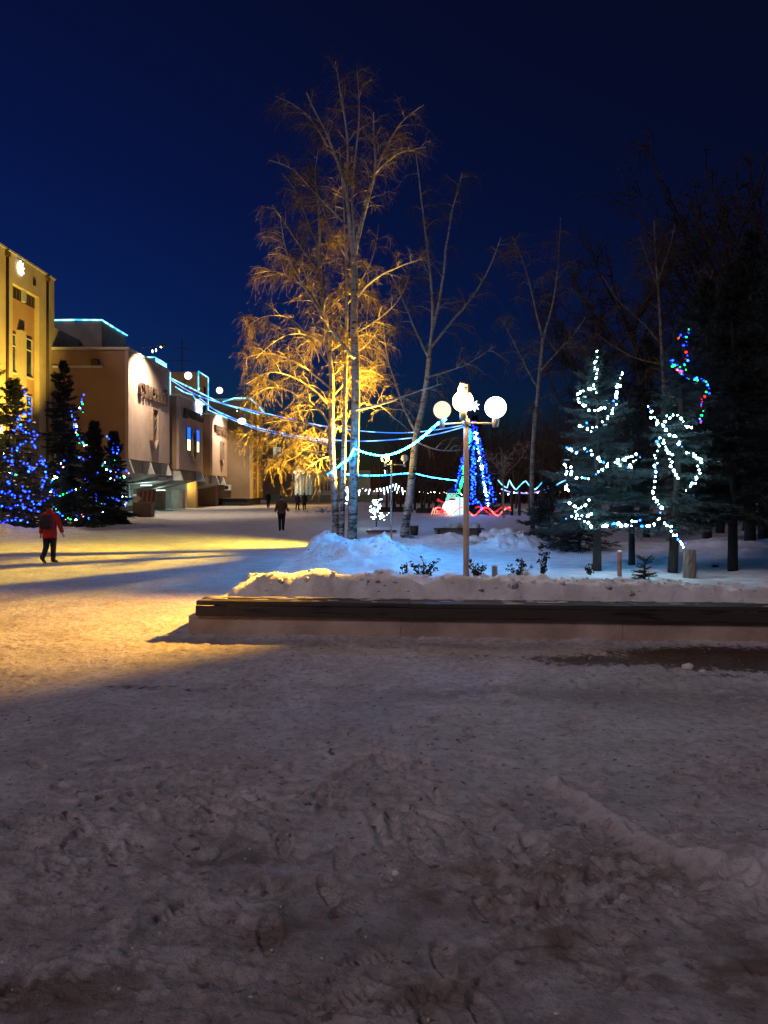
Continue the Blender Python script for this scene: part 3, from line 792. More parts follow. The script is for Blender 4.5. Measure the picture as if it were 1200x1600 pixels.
def build_institute():
    t = thing('institute_building', 'long institute building with three overhanging pink panels, Cyrillic lettering and shields', 'building', (-24, 70, 0))
    blocks = [(55.0, 65.5, 4.3, 12.6), (68.6, 77.5, 3.9, 10.9), (81.9, 89.6, 3.6, 10.5)]
    # side wall facing the street and body of the first block
    MB().rng(-34, FX - .25, 55.0, 65.5, 4.3, 12.35).build('side_wall', M_BROWNWALL, t)
    for i, (y0, y1, z0, z1) in enumerate(blocks):
        if i: MB().rng(-34, FX - .25, y0, y1, z0, z1 - .25).build('side_wall', M_BROWNWALL, t)
        MB().rng(FX - .25, FX, y0 - .02, y1 + .02, z0 - .02, z1 - .2).build('facade_panel', M_PINKWALL, t)
        MB().rng(-34, FX + .06, y0 - .08, y1 + .08, z1 - .199, z1).build('coping', M_WHITECONC, t)
        # recessed band, sloping soffit girder and white brackets below the panel
        MB().prism_y([(FX - .6, z0 - .021), (FX - .6, z0 - 1.0), (-23.6, z0 - 1.95), (-23.6, z0 - .021)], y0 + .1, y1 - .1).build('soffit', M_SOFFIT, t)
        n = 3 if i == 0 else 2
        for k in range(n):
            y = y0 + .3 + (y1 - y0 - .6) * (k + (.5 if i == 2 else 0)) / (n - 1 if i < 2 else n)
            MB().prism_y([(FX - .05, z0 - .022), (FX + .32, z0 - 1.05), (FX - .58, z0 - 1.05), (FX - .58, z0 - .022)], y - .11, y + .11).build('bracket', M_WHITECONC, t)
    MB().rng(-34, -20.6, 65.5, 68.6, 3.4, 11.2).build('link_wall', M_BROWNWALL, t)
    MB().rng(-34, -21.2, 77.5, 81.9, 3.2, 10.4).build('link_wall', M_BROWNWALL, t)
    MB().rng(-34, -20.4, 89.6, 91.2, 0, 11.0).build('link_wall', M_BROWNWALL, t)
    # ground floor
    MB().rng(-34, -23.61, 55.2, 91.0, -.2, 4.2).build('ground_floor_wall', mat('ground_floor_render', (.42, .42, .38), (.34, .34, .31), 1, .8), t)
    MB().rng(-23.609, -23.3, 55.3, 91.0, -.2, .5).build('plinth', M_DARKMETAL, t)
    for y0, y1 in ((66.2, 68.4), (69.2, 71.8), (73.0, 75.4), (78.0, 79.8), (83.0, 85.5)):
        w = MB().rng(-23.608, -23.57, y0, y1, .9, 2.75).build('window', glow('dim_window', (.30, .42, .40), .16) if y0 in (69.2,) else M_GLASS, t)
        f = MB()
        for a in ((y0, y0 + .09), (y1 - .09, y1), ((y0 + y1) / 2 - .05, (y0 + y1) / 2 + .05)): f.rng(-23.569, -23.5, a[0], a[1], .9, 2.75)
        f.rng(-23.569, -23.51, y0 + .09, y1 - .09, 2.66, 2.75)
        f.build('frame', M_WHITECONC, w)
    # porches: snow covered canopy, glazed vestibule, piers
    c = MB().prism_y([(-23.6, 2.75), (-20.1, 3.0), (-20.1, 2.78), (-23.6, 2.45)], 65.8, 68.2).build('canopy', M_WHITECONC, t)
    MB().prism_y([(-23.55, 2.77), (-20.05, 3.02), (-20.05, 3.12), (-21.5, 3.2), (-23.55, 2.98)], 65.75, 68.25).build('snow_cover', M_SNOW, c)
    MB().rng(-23.4, -21.0, 78.3, 78.7, 0, 3.0).build('porch_pier', M_WHITECONC, t)
    d = MB().rng(-23.4, -21.4, 79.0, 79.1, .05, 2.5).build('entrance_door', M_GLASS, t)
    f = MB()
    for a in (-23.4, -22.45, -21.5): f.rng(a, a + .1, 78.92, 78.999, .05, 2.5)
    f.rng(-23.3, -21.5, 78.93, 78.999, 1.0, 1.12)
    f.build('frame', M_WHITECONC, d)
    MB().rng(-21.6, -20.6, 81.2, 81.88, 0, 3.1).build('porch_wall', M_YELLOWWALL, t)
    MB().rng(-22.6, -21.8, 73.0, 73.8, 0, 1.9).build('kiosk_box', mat('brown_board', (.24, .15, .10), None, 3, .7), t)
    MB().rng(-21.9, -21.0, 76.2, 77.0, 0, 1.9).build('kiosk_box', mat('pale_board', (.42, .33, .27), None, 3, .7), t)
    # roof structures
    MB().rng(-27.4, -22.9, 60.0, 65.6, 12.5, 15.7).build('roof_room', M_SOFFIT, t)
    MB().rng(-34, -24.7, 55.45, 61.0, 12.5, 14.15).build('roof_parapet', M_PINKWALL, t)
    MB().rng(-21.6, FX - .3, 62.2, 65.3, 12.55, 13.05).build('roof_kerb', M_SOFFIT, t)
    MB().rng(-24.4, -21.0, 83.6, 88.2, 10.4, 15.3).build('roof_tower', mat('tower_render', (.48, .30, .14), None, 1, .8), t)
    MB().rng(-20.999, -20.9, 86.2, 86.8, 11.0, 14.0).build('tower_slot', M_DARKMETAL, t)
    # cornice pipe along the street side with a dead floodlight
    MB().rng(-24.6, -20.9, 54.86, 54.98, 11.05, 11.2).build('ledge', M_WHITECONC, t)
    MB().box((-21.4, 54.8, 11.45), (.5, .35, .4), 0, R(25)).build('unlit_floodlight', M_DARKMETAL, t)
    MB().rng(-22.9, -22.0, 54.93, 54.99, 6.4, 7.0).build('wall_plate', M_BROWNWALL, t)
    # lettering and shields
    text_mesh('СУМСЬКИЙ', t, 57.0, 64.2, 9.25, 10.6, FX + .03, M_LETTER, .22)
    text_mesh('ДЕРЖАВНИЙ', t, 69.9, 77.0, 8.8, 9.95, FX + .03, M_LETTER, .22)
    text_mesh('УНІВЕРСИТЕТ', t, 82.6, 89.1, 8.4, 9.3, FX + .03, M_LETTER, .22)
    for (y, z, h, w) in ((60.7, 6.95, 1.75, .85), (73.2, 6.2, 1.6, .75), (86.2, 6.2, 1.4, .62)):
        mb = MB(); shield(mb, y, z, w, h, FX + .002, FX + .30, .17)
        e = mb.build('emblem', M_CREAMLETTER, t)
        mb = MB()
        mb.rng(FX + .003, FX + .2, y - .05, y + .05, z - h * .35, z + h * .7)
        for s_ in (-1, 1):
            mb.prism_x([(y + s_ * .08, z - h * .1), (y + s_ * w * .7, z + h * .35), (y + s_ * w * .7, z + h * .15), (y + s_ * .08, z - h * .35)][::s_], FX + .003, FX + .18)
            mb.prism_x([(y + s_ * .08, z + h * .35), (y + s_ * w * .7, z + h * .7), (y + s_ * w * .7, z + h * .5), (y + s_ * .08, z + h * .15)][::s_], FX + .003, FX + .18)
        mb.build('emblem_bars', M_LETTER, e)
    # floodlights on outrigger arms washing the panels
    def flood(y, z, energy, aim, reach=1.3, col=(1.0, .80, .56), spot=130):
        a = MB().tube([(FX - .3, y, z - .1), (FX + reach, y, z + .25)], .03, 6).build('flood_arm', M_DARKMETAL, t)
        MB().box((FX + reach, y, z + .22), (.3, .34, .22), 0, 0, R(-35)).build('flood_head', M_DARKMETAL, a)
        MB().box((FX + reach - .1, y, z + .1), (.2, .28, .03), 0, 0, R(-35)).build('flood_lens', G_LENSW, a)
        light('flood_beam', 'SPOT', (FX + reach - .16, y, z + .02), t, energy, col, aim, spot, .6, .1)
    flood(57.2, 12.95, 7500, (FX, 58.0, 5.5), 1.9)
    flood(84.4, 10.9, 5200, (FX, 85.2, 5.5), 2.4)
    # round roof lamps
    for p, r in ((P(294, 587, 71.5), .36), (P(343, 610, 82.5), .36)):
        a = MB().tube([(FX - .9, p[1], p[2] - 1.1), (p[0], p[1], p[2] - .3)], .04, 6).build('lamp_arm', M_DARKMETAL, t)
        MB().ball(p, r, 16, 10).build('round_lamp', glow('round_lamp', (1, .84, .62), 4), a, True)
    # flag shaped light panels
    for y in (71.55, 74.9):
        f = MB().rng(FX + .003, FX + .1, y - .5, y + .5, 5.75, 8.05).build('flag_frame', M_DARKMETAL, t)
        MB().rng(FX + .101, FX + .16, y - .47, y + .47, 6.85, 8.0).build('flag_blue', glow('flag_blue', (.004, .075, 1), 3.4), f)
        MB().rng(FX + .101, FX + .16, y - .47, y + .47, 5.8, 6.84).build('flag_yellow', glow('flag_yellow', (1, .85, .45), 2.2), f)
    # cool porch tubes under the soffits
    for (x, y, z, e) in ((-21.6, 67.2, 2.35, 70), (-22.4, 74.0, 1.9, 60), (-22.3, 80.2, 2.6, 20)):
        MB().rng(x - .5, x + .5, y - .06, y + .06, z, z + .07).build('porch_tube', glow('porch_tube', (.75, 1, .9), 4), t)
        light('porch_glow', 'POINT', (x, y, z - .15), t, e * 1.6, (.62, 1.0, .88), size=.25)
    light('porch_glow', 'POINT', (-21.5, 80.3, 2.4), t, 120, (1.0, .6, .12), size=.1)
    # air conditioner
    ac = MB().rng(FX - .55, FX + .25, 90.55, 90.85, 1.9, 2.6)
    o = ac.build('air_conditioner', M_WHITECONC, t)
    MB().tube([(FX - .28, 90.5, 2.25), (FX - .28, 90.549, 2.25)], .24, 14).build('fan_grille', M_DARKMETAL, o)
    # end block
    EX = -16.6
    MB().rng(-34, EX, 91.2, 101.5, .9, 13.0).build('end_wall', mat('end_render', (.28, .195, .12), (.22, .15, .09), .5, .85), t)
    MB().rng(-34, EX - .3, 91.5, 101.2, -.1, .9).build('end_plinth', M_DARKMETAL, t)
    MB().rng(-34.1, EX + .1, 91.1, 101.6, 13.0, 13.2).build('end_coping', M_WHITECONC, t)
    for y in (91.3, 95.2): MB().rng(EX + .002, EX + .25, y, y + 1.3, .9, 12.98).build('pilaster', M_YELLOWWALL, t)
    for z0 in (1.8, 5.2, 8.6):
        for y0, y1 in ((93.0, 94.8), (97.2, 99.0)):
            w = MB().rng(EX + .002, EX + .06, y0, y1, z0, z0 + 2.4).build('window', M_GLASS, t)
            f = MB()
            for a in (y0, (y0 + y1) / 2 - .05, y1 - .1): f.rng(EX + .061, EX + .14, a, a + .1, z0, z0 + 2.4)
            for z in (z0, z0 + 1.6, z0 + 2.3): f.rng(EX + .061, EX + .12, y0 + .101, y1 - .101, z, z + .09)
            f.build('frame', M_FRAME, w)
    # mast on the roof
    mb = MB().tube([(-23.5, 86, 10.3), (-23.5, 86, 19.5)], .06, 6)
    for z, l in ((17.0, 1.4), (18.4, .9)): mb.tube([(-23.5 - l, 86, z), (-23.5 + l, 86, z)], .035, 5)
    mb.build('roof_mast', M_DARKMETAL, t)
    p = P(241, 548, 66.0)
    MB().tube([(p[0], p[1], 12.5), (p[0], p[1], p[2] - .1)], .035, 6).build('lamp_stem', M_DARKMETAL, t)
    for s_ in (-.16, .16): MB().ball(p + [s_, 0, s_ * .3], .10, 10, 6, (.6, 1, 1.5)).build('stem_lamp', glow('stem_lamp', (1, .9, .8), 5), t, True)

    # rope lights on the eaves
    def rope(label, pts, r=.05, m=G_ROPEBLD):
        pts = [np.array(p) for p in pts]
        th = thing('rope_light', label, 'rope light', pts[0], 'rope lights on the institute roofs')
        MB().tube(pts, r, 6).build('light_tube', m, th, True)
        cl = MB()
        for p in pts: cl.box(p + np.array([0, 0, -r - .03]), (.06, .06, .08))
        cl.build('clip', M_DARKMETAL, th)
        return th
    rope('cyan rope light along the eave of the flat roof room beside the ochre block', [(-27.4, 59.93, 15.72), (-25, 59.93, 15.76), (-22.85, 59.93, 15.74), (-22.82, 62.5, 15.7), (-22.82, 65.7, 15.7)], .07)
    th = rope('cyan rope light with hanging strands on the roof kerb above the first panel', [(-21.7, 62.14, 13.12), (-19.25, 62.14, 13.12), (-19.25, 65.4, 13.1)], .06)
    mb = MB(); rng = random.Random(3)
    for y in np.arange(62.3, 65.4, .3): mb.tube([(-19.22, y, 13.1), (-19.2, y + .05, 13.1 - rng.uniform(.4, 1.1))], .035, 5)
    mb.build('hanging_strand', glow('strand_blue', (.03, .25, 1), 2.6, ((.3, .8, 1), 2.8), 1.5), th)
    mb = MB().tube([(FX + .06, 65.56, 12.4), (FX + .06, 65.56, 10.4)], .04, 5); mb.build('drop_strand', G_ROPEBLD, th)
    rope('wavy cyan rope light along the top edge of the middle panel', [(FX + .12, 67.0, 11.3), (FX + .12, 70, 11.2), (FX + .12, 73, 11.35), (FX + .12, 74.2, 11.0), (FX + .12, 75.4, 11.15), (FX + .12, 77.6, 10.9)], .06)
    mb = MB(); tw = thing('light_curtain', 'short bright curtain of lights hanging from the top edge of the middle panel', 'light curtain', (FX + .15, 74.8, 10.8), 'rope lights on the institute roofs')
    for y in np.arange(74.2, 76.6, .33): mb.tube([(FX + .15, y, 11.1), (FX + .16, y + .06, 11.1 - rng.uniform(.9, 1.9))], .05, 5)
    mb.build('light_tube', glow('curtain_white', (.6, .7, 1), 4, ((.3, .5, 1), 3), 2), tw)
    MB().tube([(FX + .12, 74.0, 11.13), (FX + .12, 76.8, 11.13)], .02, 5).build('cable', M_CABLE, tw)
    rope('cyan rope light outlining the upright roof tower', [P(312, 606, 83.55) * [1, 1, 1], (-20.96, 83.55, 13.2), (-20.96, 83.55, 15.36), (-20.96, 88.2, 15.36), (-20.96, 88.2, 11.5), (FX + .1, 87.4, 10.6), (FX + .1, 89.4, 10.62)], .07)
    rope('cyan rope light along the coping of the end block', [P(348, 628, 90.9), P(366, 622, 91.0), (-16.5, 91.0, 13.25), (-16.48, 96, 13.0), (-16.48, 101.5, 12.6)], .08)
build_institute()

# pale distant building with a lit entrance beyond the square --------------------
def build_distant():
    D = 118.0
    t = thing('distant_building', 'low pale building with a dimly lit entrance beyond the far side of the square', 'building', P(480, 785, D))
    a = P(432, 772, D); b = P(520, 735, D)
    m = mat('pale_green_render', (.30, .36, .30), None, .6, .8)
    MB().rng(a[0] + 3, b[0] + 6, D, D + 10, 0, b[2]).build('wall', m, t)
    MB().rng(a[0] - .5, b[0] + 8, D - 3.5, D - .01, 0, 1.15).build('terrace', mat('terrace_stone', (.13, .15, .13), None, .6, .8), t)
    d = MB().rng(P(470, 0, D)[0], P(488, 0, D)[0], D - .12, D - .01, 1.2, 4.3).build('entrance', glow('lit_entrance', (.55, .68, .52), .30), t)
    f = MB()
    for px in (469, 476, 482, 488): x = P(px, 0, D)[0]; f.rng(x - .12, x + .12, D - .3, D - .121, 1.2, 4.3)
    f.build('door_frame', M_WHITECONC, d)
    for px in (500, 512, 524):
        x = P(px, 0, D)[0]; w = MB().rng(x - .45, x + .45, D - .1, D - .02, 1.9, 4.0).build('window', M_GLASS, t)
        MB().rng(x - .05, x + .05, D - .16, D - .101, 1.9, 4.0).build('frame', M_FRAME, w)
    x = P(466, 0, D)[0]
    MB().rng(x - .5, x + .5, D - .5, D - .32, .9, 4.6).build('door_pier', glow('pier_lit_look', (.8, .9, .75), .55), t)  # pier glows by itself, the light on it put into its material
    # lit upper window of a block farther off, seen through the birch crown
    t2 = thing('tower_block', 'far block with one pale lit window showing through the birch crown', 'building', (-22, 150, 0))
    MB().rng(-34, -16.2, 140, 152, 0, 10.5).build('wall', mat('far_render', (.12, .09, .06), None, .4, .9), t2)
    p = P(433, 706, 139.9)
    w = MB().rng(p[0] - .7, p[0] + .7, 139.85, 139.95, p[2] - .9, p[2] + .9).build('window', glow('lit_window', (.65, .75, .6), .7), t2)
    MB().rng(p[0] - .08, p[0] + .08, 139.78, 139.849, p[2] - .9, p[2] + .9).build('frame', M_FRAME, w)
build_distant()

# stone flower stand with a painted board at the end of the spruces
def build_stand():
    D = 54.0; p = P(226, 0, D); x = p[0]
    t = thing('flower_stand', 'low stone stand with a striped board past the end of the left spruces', 'stand', (x, D, 0))
    MB().rng(x - .75, x + .6, D - .35, D + .4, -.05, 1.25).build('plinth', mat('stand_stone', (.15, .11, .09), None, 2, .8), t)
    b = MB().rng(x - .45, x + .95, D - .42, D - .36, 1.0, 2.05).build('board', mat('board_pale', (.22, .16, .14), None, 2, .7), t)
    mb = MB()
    for i in range(4): mb.prism_y([(x - .3 + i * .32, 1.12), (x - .12 + i * .32, 1.12), (x - .02 + i * .32, 1.9), (x - .2 + i * .32, 1.9)], D - .44, D - .421)
    mb.build('stripe', mat('board_red', (.12, .04, .035), None, 2, .7), b)
    MB().ball((x - .45, D - .2, 1.35), .55, 10, 6, (1, .6, .6)).build('snow_cap', M_SNOWD, t, True)
build_stand()

# ------------------------------------------------------------------ trees
def batch_tubes(P0, rad, sides=3):
    """P0 (N, K, 3) polylines, rad (N, K) -> verts, quads"""
    N, K, _ = P0.shape
    d = np.empty_like(P0); d[:, 1:-1] = P0[:, 2:] - P0[:, :-2]; d[:, 0] = P0[:, 1] - P0[:, 0]; d[:, -1] = P0[:, -1] - P0[:, -2]
    d /= np.maximum(np.linalg.norm(d, axis=2, keepdims=True), 1e-9)
    ref = np.where(np.abs(d[..., 2:3]) > .9, np.array([1.0, 0, 0]), np.array([0, 0, 1.0]))
    a = np.cross(d, ref); a /= np.maximum(np.linalg.norm(a, axis=2, keepdims=True), 1e-9); b = np.cross(d, a)
    ang = np.arange(sides) * 2 * math.pi / sides
    V = P0[:, :, None, :] + rad[:, :, None, None] * (a[:, :, None, :] * np.cos(ang)[None, None, :, None] + b[:, :, None, :] * np.sin(ang)[None, None, :, None])
    idx = np.arange(N * K * sides).reshape(N, K, sides); nx = np.roll(idx, -1, axis=2)
    Fq = np.stack([idx[:, :-1], nx[:, :-1], nx[:, 1:], idx[:, 1:]], -1).reshape(-1, 4)
    return V.reshape(-1, 3), Fq

class Wood:
    """collects stems, branches and twigs of one bare tree"""
    def __init__(s, seed): s.rng = np.random.RandomState(seed); s.limbs = []; s.br = []; s.tw = []
    def limb(s, pts, r0, r1, it=2, wob=.03):
        p = smooth_poly(pts, it); p = resample(p, max(.18, np.linalg.norm(p[-1] - p[0]) / 40))
        n = len(p); w = np.cumsum(s.rng.normal(0, wob * .18, (n, 3)), 0); w -= np.linspace(0, 1, n)[:, None] * w[-1]
        p = p + w
        s.limbs.append((p, np.linspace(r0, r1, n))); return p
    def side(s, p, n, L, t0=.15, t1=1.0, droop=.5, r=.018, up=.35, spread=1.0, K=9, taper=.55):
        """second order branches off a limb"""
        out = []
        d = np.gradient(p, axis=0); d /= np.linalg.norm(d, axis=1, keepdims=True)
        for _ in range(n):
            t = s.rng.uniform(t0, t1); i = min(len(p) - 1, int(t * (len(p) - 1)))
            v = s.rng.normal(size=3); v -= d[i] * v.dot(d[i]); v /= np.linalg.norm(v)
            dr = d[i] * s.rng.uniform(.3, .9) + v * spread + np.array([0, 0, up]); dr /= np.linalg.norm(dr)
            l = L * s.rng.uniform(.5, 1.15) * (1 - taper * t)
            u = np.linspace(0, 1, K)
            wob = np.cumsum(s.rng.normal(0, .035 * l, (K, 3)), 0); wob -= wob[0]
            q = p[i] + dr * (u * l)[:, None] + np.array([0, 0, -1.0]) * (droop * l * u ** 2.2)[:, None] + wob * .7
            s.br.append((q, np.linspace(r, r * .3, K))); out.append(q)
        return out
    def twigs(s, parents, n, L, hang=.9, r=.0048, K=6, t0=.15):
        for q in parents:
            for _ in range(n):
                t = s.rng.uniform(t0, 1); f = t * (len(q) - 1); i = int(min(f, len(q) - 2)); b = q[i] + (q[i + 1] - q[i]) * (f - i)
                dr = (q[i + 1] - q[i]); dr = dr / max(1e-6, np.linalg.norm(dr)) * .7 + s.rng.normal(0, .65, 3); dr /= np.linalg.norm(dr)
                l = L * s.rng.uniform(.35, 1.25); u = np.linspace(0, 1, K)
                wob = np.cumsum(s.rng.normal(0, .05 * l, (K, 3)), 0); wob -= wob[0]
                s.tw.append((b + dr * (u * l * .75)[:, None] + np.array([0, 0, -1.0]) * (hang * l * u ** 1.7)[:, None] + wob, np.linspace(r, r * .55, K)))
    def build(s, label, cat, base, group, m_trunk, m_branch, m_twig, name='birch_tree', ntrunk=1):
        t = thing(name, label, cat, base, group)
        mb = MB()
        for p, r in s.limbs[:ntrunk]: mb.tube(p, list(r), 14)
        mb.build('trunk', m_trunk, t, True)
        if s.limbs[ntrunk:]:
            mb = MB()
            for p, r in s.limbs[ntrunk:]: mb.tube(p, list(r), 8)
            mb.build('limbs', m_trunk, t, True)
        if s.br:
            by = {}
            for p, r in s.br: by.setdefault(len(p), []).append((p, r))
            V = []; Fq = []; n = 0
            for k, lst in by.items():
                v, f = batch_tubes(np.array([a for a, _ in lst]), np.array([b for _, b in lst]), 4); V.append(v); Fq.append(f + n); n += len(v)
            mesh_obj('branches', np.vstack(V), np.vstack(Fq), m_branch, t)['kind'] = 'stuff'
        if s.tw:
            v, f = batch_tubes(np.array([a for a, _ in s.tw]), np.array([b for _, b in s.tw]), 3)
            o = mesh_obj('twigs', v, f, m_twig, t); o['kind'] = 'stuff'
        return t

def PP(pts, D, dz=None):
    """polyline of pixels, each optionally with its own extra distance"""
    return np.array([P(p[0], p[1], D + (p[2] if len(p) > 2 else 0)) for p in pts])

M_DIMBARK = mat('dimmed_birch_bark', (.20, .14, .10), (.07, .05, .036), 5, .85, .4, 18, stretch=(1, 1, 2.5))  # birch bark darkened in colour to stand in for lamp light falling off
BG = 'birches standing in the park'
def birches():
    # pale foreground birch (tall straight stem, forks high up)
    D = 24.0; w = Wood(11)
    trunk = w.limb(PP([(549, 858), (551, 820), (552, 760), (554, 700), (556, 630), (555, 560), (553, 500), (554, 440), (553, 400)], D), .165, .105, 2, .01)
    a = w.limb(PP([(553, 402), (557, 380), (566, 340), (587, 269), (585, 225), (584, 175)], D), .075, .022)
    b = w.limb(PP([(570, 320), (590, 262), (603, 231), (628, 188), (662, 164, -.5)], D), .045, .015)
    c = w.limb(PP([(553, 402), (547, 352), (539, 284), (512, 209), (495, 180), (479, 145)], D), .08, .02)
    d = w.limb(PP([(539, 284), (546, 242), (536, 171), (524, 96, .4)], D), .05, .014)
    e = w.limb(PP([(554, 395), (552, 350), (549, 300), (556, 240), (562, 180), (558, 110)], D), .05, .012)
    f = w.limb(PP([(553, 470), (575, 440), (610, 420), (665, 402, -.8)], D), .04, .014)
    g = w.limb(PP([(554, 560), (520, 520), (495, 480), (470, 440), (448, 400), (438, 340)], D - .6), .05, .014)
    h = w.limb(PP([(556, 640), (600, 632), (650, 612), (690, 600, -1)], D - .4), .04, .014)
    i = w.limb(PP([(512, 230), (490, 190), (465, 165), (430, 150)], D), .03, .01)
    j = w.limb(PP([(548, 360), (520, 330), (490, 300), (455, 262), (420, 250)], D + .5), .04, .012)
    k = w.limb(PP([(555, 520), (590, 500), (625, 470), (640, 430)], D + .7), .03, .01)
    l = w.limb(PP([(587, 270), (600, 255), (630, 235), (665, 230)], D - .6), .025, .009)
    kids = []
    for q, n, L in ((a, 14, 1.7), (b, 12, 1.5), (c, 16, 1.8), (d, 14, 1.6), (e, 14, 1.5), (f, 9, 1.2), (g, 14, 1.6), (h, 8, 1.2), (i, 9, 1.2), (j, 12, 1.6), (k, 9, 1.2), (l, 8, 1.1)):
        kids += w.side(q, int(n * 1.5), L, .15, 1, .35, .012, .5)
    kids += w.side(trunk, 14, 1.6, .45, 1, .6, .014, .3)
    w.twigs(kids, 16, 0.64, 0.33, .0054)
    w.build('tall pale birch with cyan light on its stem, nearest of the birch clump', 'birch', P(549, 858, D), BG, M_BIRCH, M_LIMB, M_TWIG)
    # yellow lit weeping birch
    D = 24.9; w = Wood(12)
    trunk = w.limb(PP([(526, 850), (524, 800), (520, 740), (518, 690), (519, 640), (520, 590), (514, 540), (507, 490), (502, 440), (498, 400), (500, 360), (497, 310)], D), .135, .035, 2, .02)
    kids = []
    LL = [([(517, 700), (505, 692), (494, 689), (478, 701), (452, 722), (425, 724)], .035), ([(517, 694), (490, 690), (450, 682), (420, 680), (400, 686)], .035),
          ([(518, 668), (500, 640), (468, 620), (440, 605), (405, 608), (375, 640)], .04), ([(518, 640), (495, 610), (460, 588), (420, 578), (385, 600)], .04),
          ([(519, 610), (480, 575), (450, 560), (418, 548), (380, 560)], .035), ([(513, 540), (490, 525), (455, 520), (425, 535), (400, 560)], .03),
          ([(510, 500), (495, 470), (480, 440), (470, 410), (475, 390)], .035), ([(505, 470), (470, 445), (430, 420), (398, 428)], .03),
          ([(500, 430), (470, 385), (445, 350), (425, 320)], .03), ([(500, 420), (512, 390), (522, 370), (535, 358)], .03),
          ([(498, 390), (478, 340), (465, 300), (440, 270)], .025), ([(500, 330), (490, 280), (498, 230)], .02),
          ([(519, 620), (545, 590), (575, 575), (600, 590)], .03), ([(513, 550), (545, 530), (580, 520), (595, 545)], .028),
          ([(508, 490), (530, 465), (560, 455), (590, 470)], .025), ([(516, 575), (465, 500), (420, 490), (385, 510)], .03), ([(518, 705), (490, 708), (455, 700), (425, 715), (405, 735)], .028), ([(518, 680), (480, 660), (440, 655), (400, 665), (372, 690)], .03), ([(519, 712), (500, 716), (482, 730), (470, 742)], .02)]
    for n, (pts, r) in enumerate(LL):
        off = [(0, -.6, .5, -1.2, .9)[n % 5] * i_ / (len(pts) - 1) for i_ in range(len(pts))]
        q = w.limb(np.array([P(p[0], p[1], D + o_) for p, o_ in zip(pts, off)]), r, r * .3)
        kids += w.side(q, 15, 1.15, .12, 1, .22, .010, .45, .9)
    kids += w.side(trunk, 26, 1.9, .28, 1, .4, .013, .45)
    w.twigs(kids, 19, .66, .48, .0056)
    w.tw = [q for q in w.tw if q[0][-1][2] > 2.5 or w.rng.rand() < .3]
    w.build('weeping birch lit bright yellow by the lamp beside it', 'birch', P(526, 850, D), BG, M_BIRCH, M_LIMB, M_TWIG)
    # dark slim stem between the two
    D = 24.5; w = Wood(13)
    trunk = w.limb(PP([(533, 850), (535, 790), (536, 720), (538, 650), (539, 580), (541, 500), (541, 430), (538, 360), (536, 300), (530, 230)], D), .095, .02, 2, .02)
    kids = w.side(trunk, 34, 1.5, .35, 1, .5, .011, .35)
    for pts in ([(541, 480), (565, 440), (585, 400), (592, 350)], [(539, 400), (515, 360), (500, 310), (480, 260)], [(538, 560), (575, 540), (600, 500)]):
        q = w.limb(PP(pts, D + .4), .028, .009); kids += w.side(q, 10, 1.2, .15, 1, .5, .01, .4)
    w.twigs(kids, 15, 0.59, 0.40, .0054)
    w.build('slim dark stemmed birch squeezed between the yellow and the pale birch', 'birch', P(533, 850, D), BG, M_BIRCH, M_LIMB, M_TWIG)
    # slanting birch right of the slim lamp
    D = 26.0; w = Wood(14)
    trunk = w.limb(PP([(630, 848), (634, 815), (641, 770), (646, 720), (650, 680), (660, 640), (668, 590), (672, 545)], D), .155, .085, 2, .012)
    a = w.limb(PP([(672, 545), (677, 500), (672, 430), (664, 360), (655, 290), (650, 240)], D), .06, .015)
    b = w.limb(PP([(674, 520), (690, 460), (697, 390), (705, 330), (722, 270)], D), .055, .014)
    c = w.limb(PP([(672, 545), (700, 510), (735, 470), (765, 420), (783, 370)], D + .5), .05, .013)
    d = w.limb(PP([(670, 560), (650, 520), (630, 470), (612, 430)], D + .4), .04, .012)
    e = w.limb(PP([(651, 690), (665, 697), (690, 706), (725, 703)], D - .3), .035, .012)
    f = w.limb(PP([(652, 680), (632, 640), (618, 600), (604, 560), (598, 500)], D - .4), .04, .012)
    g = w.limb(PP([(668, 590), (700, 580), (740, 565), (775, 540)], D - .6), .03, .01)
    kids = []
    for q, n in ((a, 18), (b, 18), (c, 15), (d, 12), (e, 6), (f, 12), (g, 9)): kids += w.side(q, n, 1.5, .12, 1, .45, .011, .4)
    w.twigs(kids, 16, 0.64, 0.40, .0054)
    w.build('slanting birch to the right of the slim lamp post, forking high', 'birch', P(630, 848, D), BG, M_BIRCH, M_LIMB, M_TWIG)
    # birch behind the globe lamp
    D = 23.5; w = Wood(15)
    trunk = w.limb(PP([(832, 862), (832, 800), (831, 740), (834, 680), (840, 620), (845, 570), (848, 530)], D), .085, .055, 2, .01)
    a = w.limb(PP([(848, 530), (860, 490), (870, 440), (874, 380), (876, 340)], D), .045, .012)
    b = w.limb(PP([(848, 530), (838, 490), (830, 450), (815, 400), (800, 370)], D), .04, .011)
    c = w.limb(PP([(842, 610), (825, 580), (805, 540), (785, 500)], D + .4), .03, .01)
    d = w.limb(PP([(845, 580), (870, 550), (900, 520), (915, 495)], D - .4), .03, .01)
    kids = []
    for q, n in ((a, 15), (b, 14), (c, 12), (d, 11), (trunk, 14)): kids += w.side(q, n, 1.3, .3, 1, .45, .010, .4)
    w.twigs(kids, 15, 0.59, 0.35, .0054)
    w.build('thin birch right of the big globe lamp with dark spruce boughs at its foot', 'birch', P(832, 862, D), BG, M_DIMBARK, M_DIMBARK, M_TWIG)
    # dim birch behind the right spruces
    D = 29.0; w = Wood(16)
    trunk = w.limb(PP([(1046, 850), (1044, 760), (1040, 660), (1035, 560), (1030, 470), (1024, 400), (1022, 345)], D), .12, .02, 2, .02)
    kids = w.side(trunk, 36, 2.0, .3, 1, .4, .014, .45)
